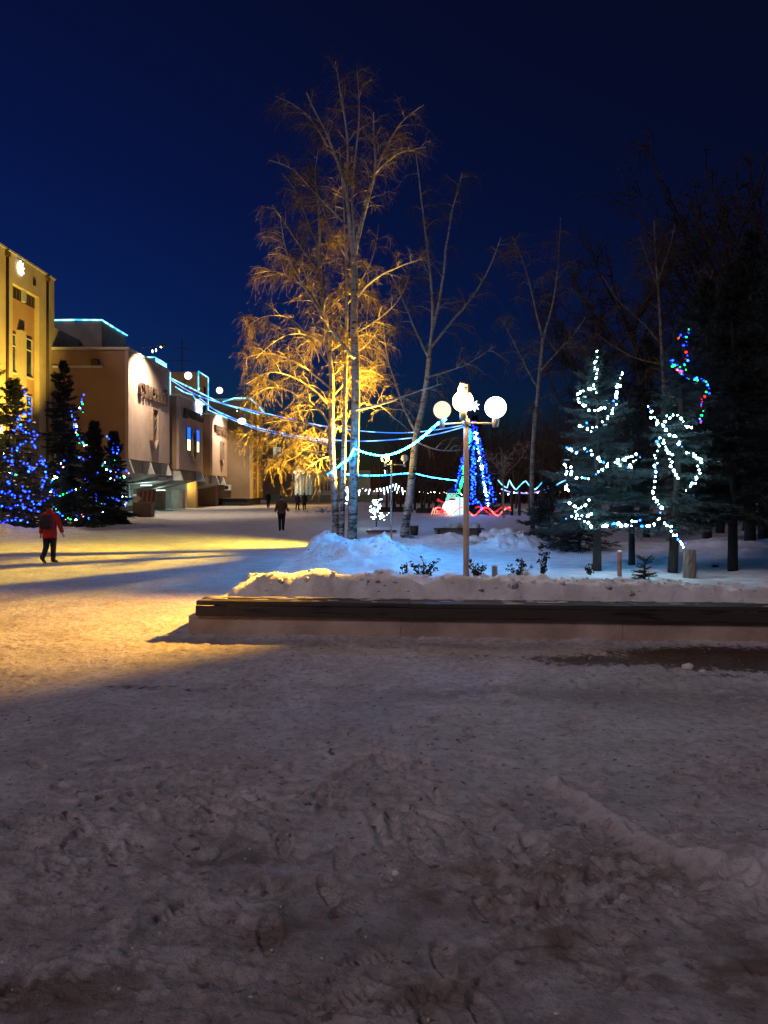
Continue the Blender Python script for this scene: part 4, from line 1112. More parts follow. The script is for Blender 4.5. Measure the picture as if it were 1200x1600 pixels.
    for pts in ([(1034, 540), (1000, 500), (965, 470), (940, 430)], [(1028, 450), (1010, 400), (1000, 370)], [(1028, 440), (1045, 390), (1055, 350)], [(1038, 600), (1080, 560), (1100, 480), (1115, 420)], [(1036, 570), (985, 560), (930, 520)]):
        q = w.limb(PP(pts, D), .04, .01); kids += w.side(q, 13, 1.5, .15, 1, .5, .011, .4)
    w.twigs(kids, 16, 0.72, 0.40, .0054)
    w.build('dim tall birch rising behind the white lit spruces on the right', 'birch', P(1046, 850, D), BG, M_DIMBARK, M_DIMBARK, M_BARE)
birches()

# spruces ---------------------------------------------------------------------
def spruce(label, x, y, z0, H, cb, rmax, mat_n, seed, nb=190, nt=16, nn=12, nl=.06, nw=.012, droop=.35, lop=(0, 0), snow=0, group=None, name='spruce_tree', cat='spruce', lean=(0, 0), power=.8, trunk_r=None, mat_t=None, var=(.62, 1.12)):
    rng = np.random.RandomState(seed)
    t = thing(name, label, cat, (x, y, z0), group)
    tr = trunk_r or H * .013 + .02
    tk = MB().tube([(x + lean[0] * u, y + lean[1] * u, z0 - .15 + (H + .1) * u) for u in np.linspace(0, 1, 9)], [tr * (1.15 - u) + .008 for u in np.linspace(0, 1, 9)], 10)
    tk.build('trunk', mat_t or M_DARKBARK, t, True)
    # branches
    u = np.sort(rng.rand(nb) ** 1.15); u[:8] = np.linspace(0, .05, 8)
    zh = cb + (H - cb) * u
    L = rmax * (1 - u) ** power * rng.uniform(var[0], var[1], nb) * (.86 + .28 * np.sin(u * 37 + seed)) + .10
    az = rng.rand(nb) * 2 * math.pi + np.arange(nb) * 2.4
    dirx, diry = np.cos(az), np.sin(az)
    L = L * (1 + lop[0] * dirx + lop[1] * diry)
    K = 8; s_ = np.linspace(0, 1, K)
    B = np.zeros((nb, K, 3))
    rise = np.where(u > .75, .5, .08) * L
    dr = droop * L * (1 - .7 * u)
    B[:, :, 0] = x + lean[0] * (zh / H)[:, None] + dirx[:, None] * L[:, None] * s_
    B[:, :, 1] = y + lean[1] * (zh / H)[:, None] + diry[:, None] * L[:, None] * s_
    B[:, :, 2] = z0 + zh[:, None] + rise[:, None] * s_ - dr[:, None] * s_ ** 1.6 + .12 * L[:, None] * s_ ** 4
    B += rng.normal(0, .012, B.shape) * L[:, None, None]
    v1, f1 = batch_tubes(B, np.linspace(.012, .004, K)[None, :] * (L / max(rmax, .1) + .3)[:, None], 3)
    # side twigs
    f = rng.uniform(.12, 1.0, (nb, nt)); f[:, 0] = 1.0
    fi = np.minimum((f * (K - 1)).astype(int), K - 2); ff = f * (K - 1) - fi
    bi = np.arange(nb)[:, None]
    base = B[bi, fi] * (1 - ff[..., None]) + B[bi, fi + 1] * ff[..., None]
    dirb = B[bi, fi + 1] - B[bi, fi]; dirb /= np.maximum(np.linalg.norm(dirb, axis=2, keepdims=True), 1e-6)
    side = np.stack([-diry, dirx, 0 * dirx], 1)[:, None, :] * np.where(rng.rand(nb, nt) < .5, -1, 1)[..., None]
    td = dirb * rng.uniform(.5, 1.1, (nb, nt))[..., None] + side * rng.uniform(.3, .95, (nb, nt))[..., None]
    td[:, 0] = dirb[:, 0]
    td[..., 2] -= rng.uniform(.0, .55, (nb, nt)) * droop * 1.6
    td /= np.linalg.norm(td, axis=2, keepdims=True)
    tl = np.clip(.42 * L[:, None] * (1.1 - .75 * f), .07, .55) * rng.uniform(.6, 1.2, (nb, nt))
    # needles along each twig: slim triangles
    g = np.tile(np.linspace(.05, 1, nn), (nb, nt, 1))
    nbp = base[:, :, None, :] + td[:, :, None, :] * (tl[..., None] * g)[..., None]
    rd = rng.normal(size=(nb, nt, nn, 3)); rd -= td[:, :, None, :] * (rd * td[:, :, None, :]).sum(-1, keepdims=True)
    rd /= np.linalg.norm(rd, axis=-1, keepdims=True)
    nd = td[:, :, None, :] * .75 + rd * .75
    wd = np.cross(nd, rng.normal(size=nd.shape)); wd /= np.maximum(np.linalg.norm(wd, axis=-1, keepdims=True), 1e-6)
    ln = nl * rng.uniform(.7, 1.3, (nb, nt, nn))[..., None]
    A = nbp - wd * nw * .5; Bq = nbp + wd * nw * .5; C = nbp + nd * ln
    V = np.stack([A, Bq, C], -2).reshape(-1, 3); Ft = np.arange(len(V)).reshape(-1, 3)
    # twig stems too
    tp = np.stack([base, base + td * tl[..., None] * .55, base + td * tl[..., None]], 2).reshape(-1, 3, 3)
    v2, f2 = batch_tubes(tp, np.tile(np.array([nw * .32, nw * .24, nw * .12]), (len(tp), 1)), 3)
    mesh_obj('branches', np.vstack([v1, v2]), np.vstack([f1, f2 + len(v1)]), M_DARKBARK if mat_n is not M_NEEDLE_D else M_NEEDLE_D, t)
    o = mesh_obj('crown', V, Ft, mat_n, t)
    if snow:
        mb = MB(); rs = random.Random(seed)
        for _ in range(snow):
            i = rs.randrange(nb); j = rs.randrange(3, K); p = B[i, j]; r = rs.uniform(.02, .06) * (.6 + .5 * rmax / 2)
            mb.ball(p + [0, 0, .03], r, 7, 5, (rs.uniform(.7, 2.2), rs.uniform(.7, 2.2), rs.uniform(.25, .55)))
        mb.build('bough_snow', M_SNOW, t, True)['kind'] = 'stuff'
    return t

SG = 'spruces strung with lights'
def XY(px, D): return (px - CX) * D / F
sx = XY(933, 15.0); spruce('spruce hung with white lights, trunk bare below, left one of the white lit pair', sx, 15.0, fz(sx, 15.0) - .05, 4.45, .95, 1.12, M_NEEDLE_B, 21, 230, 18, 12, .062, .011, .30, (-.05, 0), 14, SG)
sx2 = XY(1050, 14.7); spruce('spruce hung with white lights and a coloured string at its top', sx2, 14.7, fz(sx2, 14.7) - .05, 4.95, .95, 1.0, M_NEEDLE_B, 22, 230, 18, 12, .062, .011, .32, (.12, 0), 10, SG, lean=(.26, 0))
sx3 = XY(987, 16.6); spruce('dark spruce standing behind and between the white lit pair', sx3, 16.6, fz(sx3, 16.6) - .05, 3.6, 1.0, .95, M_NEEDLE, 23, 150, 15, 11, .065, .013, .3, (0, 0), 0, 'unlit spruces of the park')
sx4 = XY(1145, 15.0); spruce('big black spruce at the right edge with a thick bare trunk', sx4, 15.0, fz(sx4, 15.0) - .05, 6.2, 1.1, 1.15, M_NEEDLE_D, 24, 330, 18, 12, .075, .016, .35, (.15, 0), 0, 'unlit spruces of the park', trunk_r=.085, mat_t=M_NEEDLE_D)
for k, (px, D, H, r, lab) in enumerate(((1172, 21.5, 9.0, 2.0, 'dark spruce behind the black one, its trunk beside a blue patch of snow'), (1192, 23.5, 8.5, 2.0, 'dark spruce trunk farthest right at the picture edge'), (1105, 26.0, 9.2, 2.3, 'broad dark spruce filling the gap behind the right lit spruce'), (1010, 31.0, 8.2, 2.2, 'far dark spruce seen above the white lit pair'), (1225, 18.0, 8.0, 1.7, 'dark spruce mostly cut off by the right picture edge'))):
    xx = XY(px, D); spruce(lab, xx, D, max(.1, fz(xx, D)) - .05, H, 1.5, r, M_NEEDLE_D, 40 + k, 230, 14, 9, .11, .026, .35, group='unlit spruces of the park', mat_t=M_NEEDLE_D)
# low dark bush spruces by the thin birch
for k, (px, D, H, r, lab) in enumerate(((858, 22.5, 1.75, 1.0, 'low dark spruce growing against the foot of the thin birch'), (905, 21.0, 2.0, 1.1, 'low dark spruce just left of the left white lit spruce'))):
    xx = XY(px, D); spruce(lab, xx, D, fz(xx, D) - .05, H, .12, r, M_NEEDLE, 60 + k, 130, 13, 9, .075, .018, .25, group='unlit spruces of the park')
xx = XY(1007, 13.4); spruce('knee high spruce seedling poking from the snow before the white lit pair', xx, 13.4, fz(xx, 13.4) - .03, .42, .03, .12, M_NEEDLE, 70, 40, 8, 7, .03, .007, .1, name='spruce_seedling', cat='seedling')
# left row
def lspruce(lab, px, D, ytop, cb, r, seed, snow, m=M_NEEDLE, **k):
    xx = XY(px, D); H = EYE + (HZ - ytop) * D / F
    return spruce(lab, xx, D, 0, H, cb, r, m, seed, 330, 22, 9, .13, .028, .45, (0, 0), snow, SG, power=.82, var=(.42, 1.3), **k)
lspruce('snow dusted spruce strung with blue lights in the left corner', 22, 34.0, 592, .35, 1.85, 31, 420)
lspruce('dark spruce with few coloured lights, tallest of the left group', 100, 41.0, 566, .4, 1.95, 32, 60)
lspruce('slim spruce with coloured and blue strings, third from the left edge', 147, 40.0, 660, .3, 1.2, 33, 20)
lspruce('small dense spruce with coloured strings at the right end of the left row', 178, 43.0, 676, .15, 1.1, 34, 10)
lspruce('spruce cut off by the left picture edge with coloured lights', -26, 33.0, 520, .3, 1.8, 35, 120)

# far bare trees -----------------------------------------------------------------
def bare_tree(label, x, y, H, seed, spread=.33, dens=1.0, mat_b=None, tr=.13, group='bare trees along the far side of the park', twr=.02):
    w = Wood(seed); rng = w.rng
    pts = [np.array([x, y, -.1])]
    for i in range(5): pts.append(pts[-1] + [rng.normal(0, .02) * H, rng.normal(0, .02) * H, H * .17])
    trunk = w.limb(np.array(pts), tr, tr * .3)
    kids = []
    for k in range(int(8 * dens)):
        i = rng.randint(len(trunk) // 4, len(trunk)); a = rng.rand() * 6.28; l = H * rng.uniform(.28, .5)
        q = w.limb(np.array([trunk[i], trunk[i] + [math.cos(a) * l * spread, math.sin(a) * l * spread, l * .5], trunk[i] + [math.cos(a) * l * spread * 1.5, math.sin(a) * l * spread * 1.5, l]]), tr * .4, tr * .1)
        kids += w.side(q, 9, H * .2, .1, 1, .2, twr, .4)
    kids += w.side(trunk, 14, H * .22, .3, 1, .2, twr, .4)
    w.twigs(kids, 7, H * .09, .35, twr * .55)
    mb_ = mat_b or M_BARE
    return w.build(label, 'tree', (x, y, 0), group, mb_, mb_, mb_, 'bare_tree')
rngf = random.Random(77)
FAR = [(618, 84, 13), (640, 92, 15), (662, 80, 12), (684, 95, 16), (704, 88, 14), (760, 82, 13), (783, 90, 14), (806, 78, 12), (828, 92, 15), (850, 84, 13), (872, 76, 12.5), (897, 88, 15), (925, 72, 13), (955, 80, 15), (985, 66, 13), (590, 96, 15), (560, 100, 15)]
spots = ['left of the slanting birch', 'above the row of posts', 'behind the slanting birch', 'between slanting birch and big lamp', 'just left of the Christmas tree', 'just right of the Christmas tree', 'left of the zigzag rope light', 'behind the zigzag rope light', 'behind the thin birch', 'right of the thin birch', 'beyond the low dark spruce', 'left of the white lit spruces', 'behind the left white lit spruce', 'between the white lit spruces', 'behind the right white lit spruce', 'behind the slim lamp', 'behind the pale birch']
for k, (px, D, H) in enumerate(FAR):
    bare_tree('bare tree in the dark background, %s' % spots[k], XY(px, D), D, H * (.62 if px < 900 else .8), 100 + k, rngf.uniform(.28, .5), 1.0)
# small lit bare tree near the zigzag
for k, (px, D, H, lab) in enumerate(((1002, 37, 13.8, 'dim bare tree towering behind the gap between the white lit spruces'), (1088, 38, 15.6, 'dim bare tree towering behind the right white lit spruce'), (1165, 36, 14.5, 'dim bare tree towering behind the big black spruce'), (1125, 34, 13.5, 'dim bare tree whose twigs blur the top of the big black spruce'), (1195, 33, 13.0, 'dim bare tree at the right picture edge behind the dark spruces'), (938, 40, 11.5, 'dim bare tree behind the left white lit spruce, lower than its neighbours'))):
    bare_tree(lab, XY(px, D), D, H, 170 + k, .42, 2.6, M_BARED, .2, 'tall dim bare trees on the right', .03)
w_ = bare_tree('small gnarled bare tree catching light above the zigzag rope light', XY(787, 52), 52, 5.2, 140, .6, .8, M_LIMB, .07, None, .016)
# far wood as one mass
def far_wood():
    rng = np.random.RandomState(9); N = 2600
    x = rng.uniform(1, 95, N); y = rng.uniform(100, 150, N); h = rng.uniform(5, 10.5, N) * (1 + .012 * np.maximum(x, 0)); K = 6; u = np.linspace(0, 1, K)
    Pn = np.zeros((N, K, 3)); Pn[:, :, 0] = x[:, None] + np.cumsum(rng.normal(0, .35, (N, K)), 1) * u; Pn[:, :, 1] = y[:, None]; Pn[:, :, 2] = h[:, None] * u
    v, f = batch_tubes(Pn, np.linspace(.16, .03, K)[None] * rng.uniform(.4, 1.2, N)[:, None], 3)
    M_ = 16000; i = rng.randint(0, N, M_); b = Pn[i, rng.randint(1, K, M_)]; a = rng.rand(M_) * 6.28; l = rng.uniform(.6, 2.2, M_)
    Q = np.stack([b, b + np.stack([np.cos(a) * l * .4, np.sin(a) * l * .4, l * .35], 1), b + np.stack([np.cos(a) * l * .8, np.sin(a) * l * .8, l * .8], 1)], 1)
    v2, f2 = batch_tubes(Q, np.tile([.05, .035, .015], (M_, 1)), 3)
    o = mesh_obj('far_wood', np.vstack([v, v2]), np.vstack([f, f2 + len(v)]), M_BARE)
    setp(o, 'dark leafless wood filling the far side of the park', 'wood', None, 'stuff')
far_wood()

# ------------------------------------------------------------------ string lights on the spruces
def surf(poly, sc, off, D, tipx, ytop, ybot, rmax, power=.85, k=.66):
    """strand drawn over a crown: pushed toward the viewer by the crown's radius at that height"""
    out = []
    for cx, cy in poly:
        px, py = off[0] + cx * sc, off[1] + cy * sc
        u = min(1, max(0, (py - ytop) / (ybot - ytop))); r = rmax * u ** power + .06
        dx = (px - tipx) * D / F
        dy = math.sqrt(max(0, r * r * k - dx * dx))
        Dn = D - max(.05, dy)
        out.append(P(px, py, Dn))
    return resample(smooth_poly(out, 1), .05)

A6 = (.35, (780, 480)); A2 = (.21667, (0, 560))
def c1(p): return surf(p, *A6, 15.0, 933, 545, 822, 1.12)
def c2(p): return surf(p, *A6, 14.7, 1060, 515, 822, 1.05)
LG = 'light strings on the spruces'
WC = ['white'] * 6 + ['cyan']
string_lights('white light string winding over the upper half of the left white lit spruce', [c1(p) for p in (
    [(445, 200), (432, 250), (428, 300), (430, 350), (425, 380), (395, 370), (350, 375), (340, 405), (360, 430), (400, 455), (440, 460), (462, 452)],
    [(545, 290), (540, 340), (525, 390), (510, 440), (485, 495)], [(445, 515), (415, 550), (385, 540), (360, 530), (375, 518)])], WC, .072, .0175, LG, 1)
string_lights('white light string looping across the lower half of the left white lit spruce', [c1(p) for p in (
    [(300, 635), (330, 650), (375, 630), (410, 640), (430, 670), (465, 695), (490, 690), (470, 720), (435, 745)],
    [(520, 690), (560, 715), (590, 710), (610, 690), (630, 660), (600, 655), (570, 675), (530, 690)],
    [(295, 705), (300, 750), (295, 790), (315, 825)], [(320, 715), (340, 750), (370, 770), (400, 765)],
    [(310, 870), (340, 905), (370, 880), (400, 870)], [(345, 905), (360, 930), (410, 930)], [(305, 940), (380, 950), (415, 975)])], WC, .080, .0175, LG, 2)
string_lights('white light string slung low between the two white lit spruces', [c1([(465, 985), (520, 970), (570, 972), (620, 950)])], WC, .07, .022, LG, 3)
string_lights('white light string crossing the top of the right white lit spruce', [c2(p) for p in (
    [(670, 440), (690, 490), (720, 530), (740, 545), (735, 510), (760, 480), (790, 480), (810, 505), (850, 545)],
    [(750, 555), (795, 580), (800, 610)], [(820, 635), (850, 655), (900, 680), (890, 730), (880, 790), (835, 805)])], WC, .070, .0175, LG, 4)
string_lights('white light string in long legs down the right white lit spruce to a stump', [c2(p) for p in (
    [(720, 580), (705, 640), (700, 690), (695, 750), (685, 820), (690, 850), (710, 880), (735, 915), (700, 950), (690, 985), (645, 975)],
    [(735, 590), (760, 640), (770, 700), (775, 740), (800, 770)])] + [np.array([P(780 + a * .35, 480 + b * .35, 14.1) for a, b in ((735, 960), (765, 995), (790, 1020), (820, 1075), (832, 1052))])], WC, .072, .0175, LG, 5)
string_lights('coloured light string zigzagging at the top of the right white lit spruce', [c2(p) for p in (
    [(840, 100), (835, 150), (832, 200), (838, 260), (825, 290), (790, 265), (760, 230), (775, 265), (810, 300), (850, 320), (900, 320), (935, 345), (925, 390), (905, 430), (905, 480), (895, 515)], [(805, 140), (825, 128), (840, 110)])],
    ['green', 'blue', 'red', 'cyan', 'green', 'blue'], .060, .0175, LG, 6)
def s1(p): return surf(p, *A2, 34.0, 22, 592, 835, 1.85)
def s2(p): return surf(p, *A2, 40.5, 112, 566, 825, 1.6)
def s3(p): return surf(p, *A2, 43.0, 178, 676, 818, 1.1)
MC = ['blue', 'cyan', 'white', 'green', 'blue', 'white', 'cyan', 'blue', 'green', 'pink']
BC = ['blue'] * 7 + ['cyan']
string_lights('blue light string over the upper boughs of the snowy corner spruce', [s1(p) for p in (
    [(160, 220), (185, 270), (215, 320), (222, 380), (212, 450)], [(165, 405), (140, 430), (130, 490), (150, 520), (200, 540), (260, 525), (260, 580), (235, 640)], [(190, 600), (130, 650), (75, 665), (95, 720), (90, 760)], [(105, 520), (115, 545)])], BC, .135, .036, LG, 7)
string_lights('blue light string over the middle boughs of the snowy corner spruce', [s1(p) for p in (
    [(150, 740), (200, 770), (230, 790), (200, 825), (235, 800), (300, 740)], [(300, 710), (325, 790), (335, 860), (320, 905), (290, 910), (300, 890)], [(170, 920), (155, 960), (200, 950), (215, 1000), (225, 1040)], [(0, 965), (60, 965), (90, 990), (130, 1000)])], BC, .135, .036, LG, 8)
string_lights('blue light string over the lowest boughs of the snowy corner spruce', [s1(p) for p in (
    [(250, 1055), (300, 1040), (335, 1010)], [(0, 1065), (60, 1080), (130, 1070), (210, 1085), (290, 1100)], [(0, 1180), (60, 1170), (120, 1160), (190, 1185)], [(130, 1020), (180, 1050), (190, 1080)], [(0, 1250), (30, 1240)])], BC, .15, .036, LG, 9)
string_lights('coloured light string at the left edge beside the blue lit spruce', [s1(p) for p in ([(0, 440), (5, 500), (10, 560)], [(0, 680), (30, 700), (80, 740)], [(20, 860), (60, 830), (110, 840)], [(40, 890), (70, 910)])], MC, .15, .034, LG, 10)
string_lights('coloured light string on the slim spruce, upper part', [s2(p) for p in ([(600, 265), (597, 320), (575, 360), (600, 385)], [(515, 380), (530, 430), (550, 470), (545, 520), (565, 575)], [(575, 600), (620, 635), (650, 600), (665, 570), (710, 530), (710, 590), (690, 650), (680, 680)], [(570, 720), (640, 720), (730, 700)], [(535, 470), (530, 510)])], MC + ['blue', 'cyan'], .16, .034, LG, 11)
string_lights('thick blue light string hanging straight down the slim spruce', [s2([(705, 820), (690, 870), (700, 920), (695, 980), (690, 1025), (655, 1015)]), s2([(690, 830), (678, 880), (702, 950), (685, 1010)])], BC, .13, .038, LG, 12)
string_lights('coloured light string swagged over the lower boughs of the dark spruce', [s2(p) for p in ([(460, 740), (430, 800), (400, 860), (360, 895)], [(370, 955), (410, 1000), (470, 980), (550, 935), (610, 940), (660, 930), (620, 870)], [(385, 1070), (440, 1130), (500, 1165), (545, 1165), (570, 1120), (620, 1130), (640, 1170)], [(690, 1135), (735, 1110)])], MC, .19, .034, LG, 13)
string_lights('coloured light string ringed round the small dense spruce', [s3(p) for p in ([(780, 560), (795, 610), (775, 640)], [(825, 620), (860, 650), (855, 690), (820, 690), (800, 650), (825, 620)], [(740, 790), (800, 825), (850, 800)], [(740, 760), (825, 745)], [(790, 870), (850, 860), (935, 850), (915, 810)], [(770, 900), (770, 935)], [(790, 1000), (840, 1025), (900, 1005), (940, 985), (925, 1040), (895, 1060)], [(740, 1050), (780, 1055), (750, 1030)])], MC + ['blue'], .20, .034, LG, 14)

# ------------------------------------------------------------------ rope garlands over the square
G_TEAL = glow('cluster_teal', (.05, .75, .9), 2.2)
def garland(label, pts, r, m, knots=0, seed=1, group='light garlands strung over the square', sag=0):
    t = thing('light_garland', label, 'light garland', pts[0], group)
    q = resample(smooth_poly(pts, 2), .25)
    MB().tube(q, r, 6).build('light_tube', m, t, True)
    rng = random.Random(seed)
    for i in range(knots):
        k = int((i + .5) / knots * (len(q) - 2))
        MB().tube([q[k], q[k + 1]], r * rng.uniform(1.3, 1.7), 7).build('bright_cluster', G_TEAL, t, True)
    c = MB().tube(q + np.array([0, 0, r * 1.15]), r * .25, 4); c.build('carrier_wire', M_CABLE, t)
    return t
def lerpD(pts, D0, D1):
    n = len(pts) - 1
    return [P(p[0], p[1], D0 + (D1 - D0) * i / n) for i, p in enumerate(pts)]
garland('thick cyan rope of light swagged from the big globe lamp to the pale birch', lerpD([(696, 655), (682, 663), (664, 680), (645, 695), (620, 708), (597, 713), (575, 709), (553, 701)], 13.4, 23.7), .021, G_ROPE)
garland('short cyan rope of light dipping between the birch stems', lerpD([(553, 701), (548, 714), (541, 722), (534, 723), (528, 730), (522, 736), (512, 741)], 23.7, 24.7), .032, G_ROPEMID)
garland('cyan rope of light from the birch clump across the slanting birch toward the Christmas tree', lerpD([(540, 741), (561, 743), (600, 743), (639, 739), (649, 740), (665, 744), (681, 747), (714, 751)], 24.3, 52), .024, G_ROPEMID)
garland('upper blue garland running from the institute roof to the Christmas tree', lerpD([(268, 594), (300, 615), (340, 629), (392, 641), (430, 649), (470, 659), (513, 667), (565, 674), (620, 677), (657, 675), (700, 669), (735, 662)], 66, 57), .036, G_ROPEFAR, 4, 3)
garland('lower blue garland running from the middle panel to the Christmas tree', lerpD([(310, 625), (340, 643), (378, 659), (400, 668), (438, 676), (475, 683), (513, 687), (564, 690), (620, 687), (679, 680), (735, 664)], 72, 57), .040, G_ROPEFAR, 4, 4)
garland('doubled blue garland just under the lower one near the panels', lerpD([(312, 622), (345, 648), (378, 662), (410, 674), (445, 680), (480, 687), (516, 690)], 70, 62), .034, G_ROPEFAR, 0, 5)
garland('garland over the panels from the roof kerb to the end block', lerpD([(265, 590), (285, 600), (300, 607), (325, 620), (350, 632), (380, 640), (405, 648)], 66, 90), .06, G_ROPEBLD, 0, 6)
th = thing('garland_lamp', 'bright white light blob where two garlands cross in front of the third panel', 'light', P(378, 658, 66))
MB().ball(P(378, 658, 66), .30, 14, 9, (1.2, 1, .9)).build('glowing_ball', glow('garland_ball', (.95, .97, 1), 6), th, True)
MB().tube([P(378, 658, 66), P(378, 650, 66)], .03, 5).build('hanger', M_CABLE, th)
# icicle garland hung between the trees
def icicles(label, pts, D, n, seed, m, drop=.45, r=.045):
    t = thing('icicle_garland', label, 'icicle lights', P(pts[0][0], pts[0][1], D), 'icicle lights')
    q = resample([P(a, b, D) for a, b in pts], .18)
    MB().tube(q, .015, 4).build('cable', M_CABLE, t)
    rng = random.Random(seed); mb = MB()
    for p in q:
        if rng.random() < .85: mb.tube([p, p - [rng.uniform(-.1, .1), 0, rng.uniform(.1, drop)]], [r, r * .5], 5)
    mb.build('icicle_strand', m, t); return t
G_ICE = glow('ice_white', (.72, .93, 1), 4.5)
icicles('white icicle lights hung behind the slim lamp post', [(562, 765), (580, 764), (600, 762), (612, 758), (618, 755), (628, 762)], 40, 0, 5, G_ICE, .4)
icicles('second short row of white icicle lights hidden partly by the pale birch', [(536, 762), (545, 760), (552, 765)], 38, 0, 6, G_ICE, .9, .06)
# thin line of small lamps far back
string_lights('long thin line of warm fairy lights across the far side of the park', [np.array([P(a, b, 74) for a, b in ((560, 766), (600, 768), (640, 769), (690, 771), (735, 771), (800, 770), (860, 768), (888, 765))])], ['warm', 'white', 'warm'], .38, .055, None, 22)
# zigzag rope on posts
def zigzag():
    D = 57.0
    t = thing('zigzag_rope_light', 'cyan zigzag of rope light hung on short posts right of the Christmas tree', 'rope light', P(820, 800, D))
    pts = [(778, 750), (784, 757), (792, 763), (796, 750), (800, 758), (806, 766), (814, 757), (821, 751), (828, 760), (836, 765), (842, 760), (849, 751), (854, 758), (862, 762), (874, 755), (884, 750)]
    MB().tube(resample([P(a, b, D) for a, b in pts], .2), .045, 6).build('light_tube', glow('rope_zigzag', (.04, .5, .9), 2.0, ((.4, .9, 1), 3), .8), t, True)
    pts = [(783, 764), (800, 770), (830, 771), (850, 766), (872, 757)]
    MB().tube(resample([P(a, b, D + .3) for a, b in pts], .3), .05, 6).build('light_tube', glow('rope_violet', (.25, .2, 1), 2.5, ((.5, .8, 1), 3), 1), t, True)
    for px in (786, 800, 812, 828, 846, 864):
        p = P(px, 0, D); MB().tube([(p[0], D + .1, -.1), (p[0], D + .1, 2.0)], .11, 8).build('post', M_DARKBARK, t, True)
zigzag()

# ------------------------------------------------------------------ Christmas tree, snowman, red ribbon, little light tree
def xmas():
    D = 60.0; x = XY(742, D); H = EYE + (HZ - 652) * D / F
    spruce('tall Christmas tree with upright rows of blue, white and green lights', x, D, .1, H, .3, 2.25, M_NEEDLE_D, 51, 420, 16, 8, .14, .04, .3, name='christmas_tree', cat='Christmas tree', power=1.0)
    def row(x0, y0, x1, y1, n, jitter=.05, dd=1.0):
        rng = random.Random(n); out = []
        for i in range(n):
            u = i / (n - 1); r = 2.0 * u
            out.append(P(x0 + (x1 - x0) * u + rng.gauss(0, .6), y0 + (y1 - y0) * u, D - r * dd - .15))
        return np.array(out)
    g = 'light rows on the Christmas tree'
    def rowset(label, rows, cols, seed, r=.055, step=.14): string_lights(label, rows, cols, step, r, g, seed, .01, .9)
    B = ['blue'] * 6 + ['cyan']
    rowset('middle row of blue lights on the Christmas tree', [row(740, 660, 739, 780, 30), row(738, 670, 736, 780, 30), row(741, 670, 742, 782, 26)], B, 31)
    rowset('outermost right row of blue lights on the Christmas tree', [row(742, 658, 771, 785, 30, dd=.3), row(744, 668, 774, 782, 30, dd=.2), row(743, 670, 766, 790, 26, dd=.35)], B, 32)
    rowset('white and blue row of lights on the right of the Christmas tree', [row(740, 668, 761, 788, 32, dd=.7), row(742, 672, 763, 790, 32, dd=.65)], ['white', 'cyan', 'white', 'blue', 'cyan'], 33)
    rowset('green row of lights on the left of the Christmas tree', [row(736, 672, 716, 776, 30, dd=.6), row(735, 676, 719, 770, 30, dd=.6)], ['green', 'green', 'cyan', 'green'], 34)
    rowset('outermost left row of blue lights on the Christmas tree', [row(735, 672, 711, 765, 24, dd=.2), row(733, 690, 712, 762, 20, dd=.2)], ['blue'], 35, .05, .2)
    rowset('swag of blue lights round the foot of the Christmas tree', [np.array([P(a, b, D - 2.1) for a, b in ((731, 782), (736, 787), (742, 787), (748, 783), (751, 790), (752, 798))])], B, 36)
    s_ = thing('tree_star', 'white glowing star on the tip of the Christmas tree', 'star', P(740, 640, D))
    c = P(740, 634, D); pts = [(c[0] + (.50 if k % 2 == 0 else .24) * math.cos(math.pi * k / 8 + .2), c[2] + (.50 if k % 2 == 0 else .24) * math.sin(math.pi * k / 8 + .2)) for k in range(16)]
    MB().prism_y(pts, D - .1, D + .1).build('star', glow('tree_star', (1, .93, 1), 5), s_)
    MB().tube([P(741, 655, D), P(741, 640, D)], .03, 6).build('stem', M_DARKMETAL, s_)
    for k, (px, py, c_) in enumerate(((729, 735, 'blue'), (733, 752, 'cyan'), (752, 745, 'red'), (725, 760, 'pink'))):
        pass
xmas()
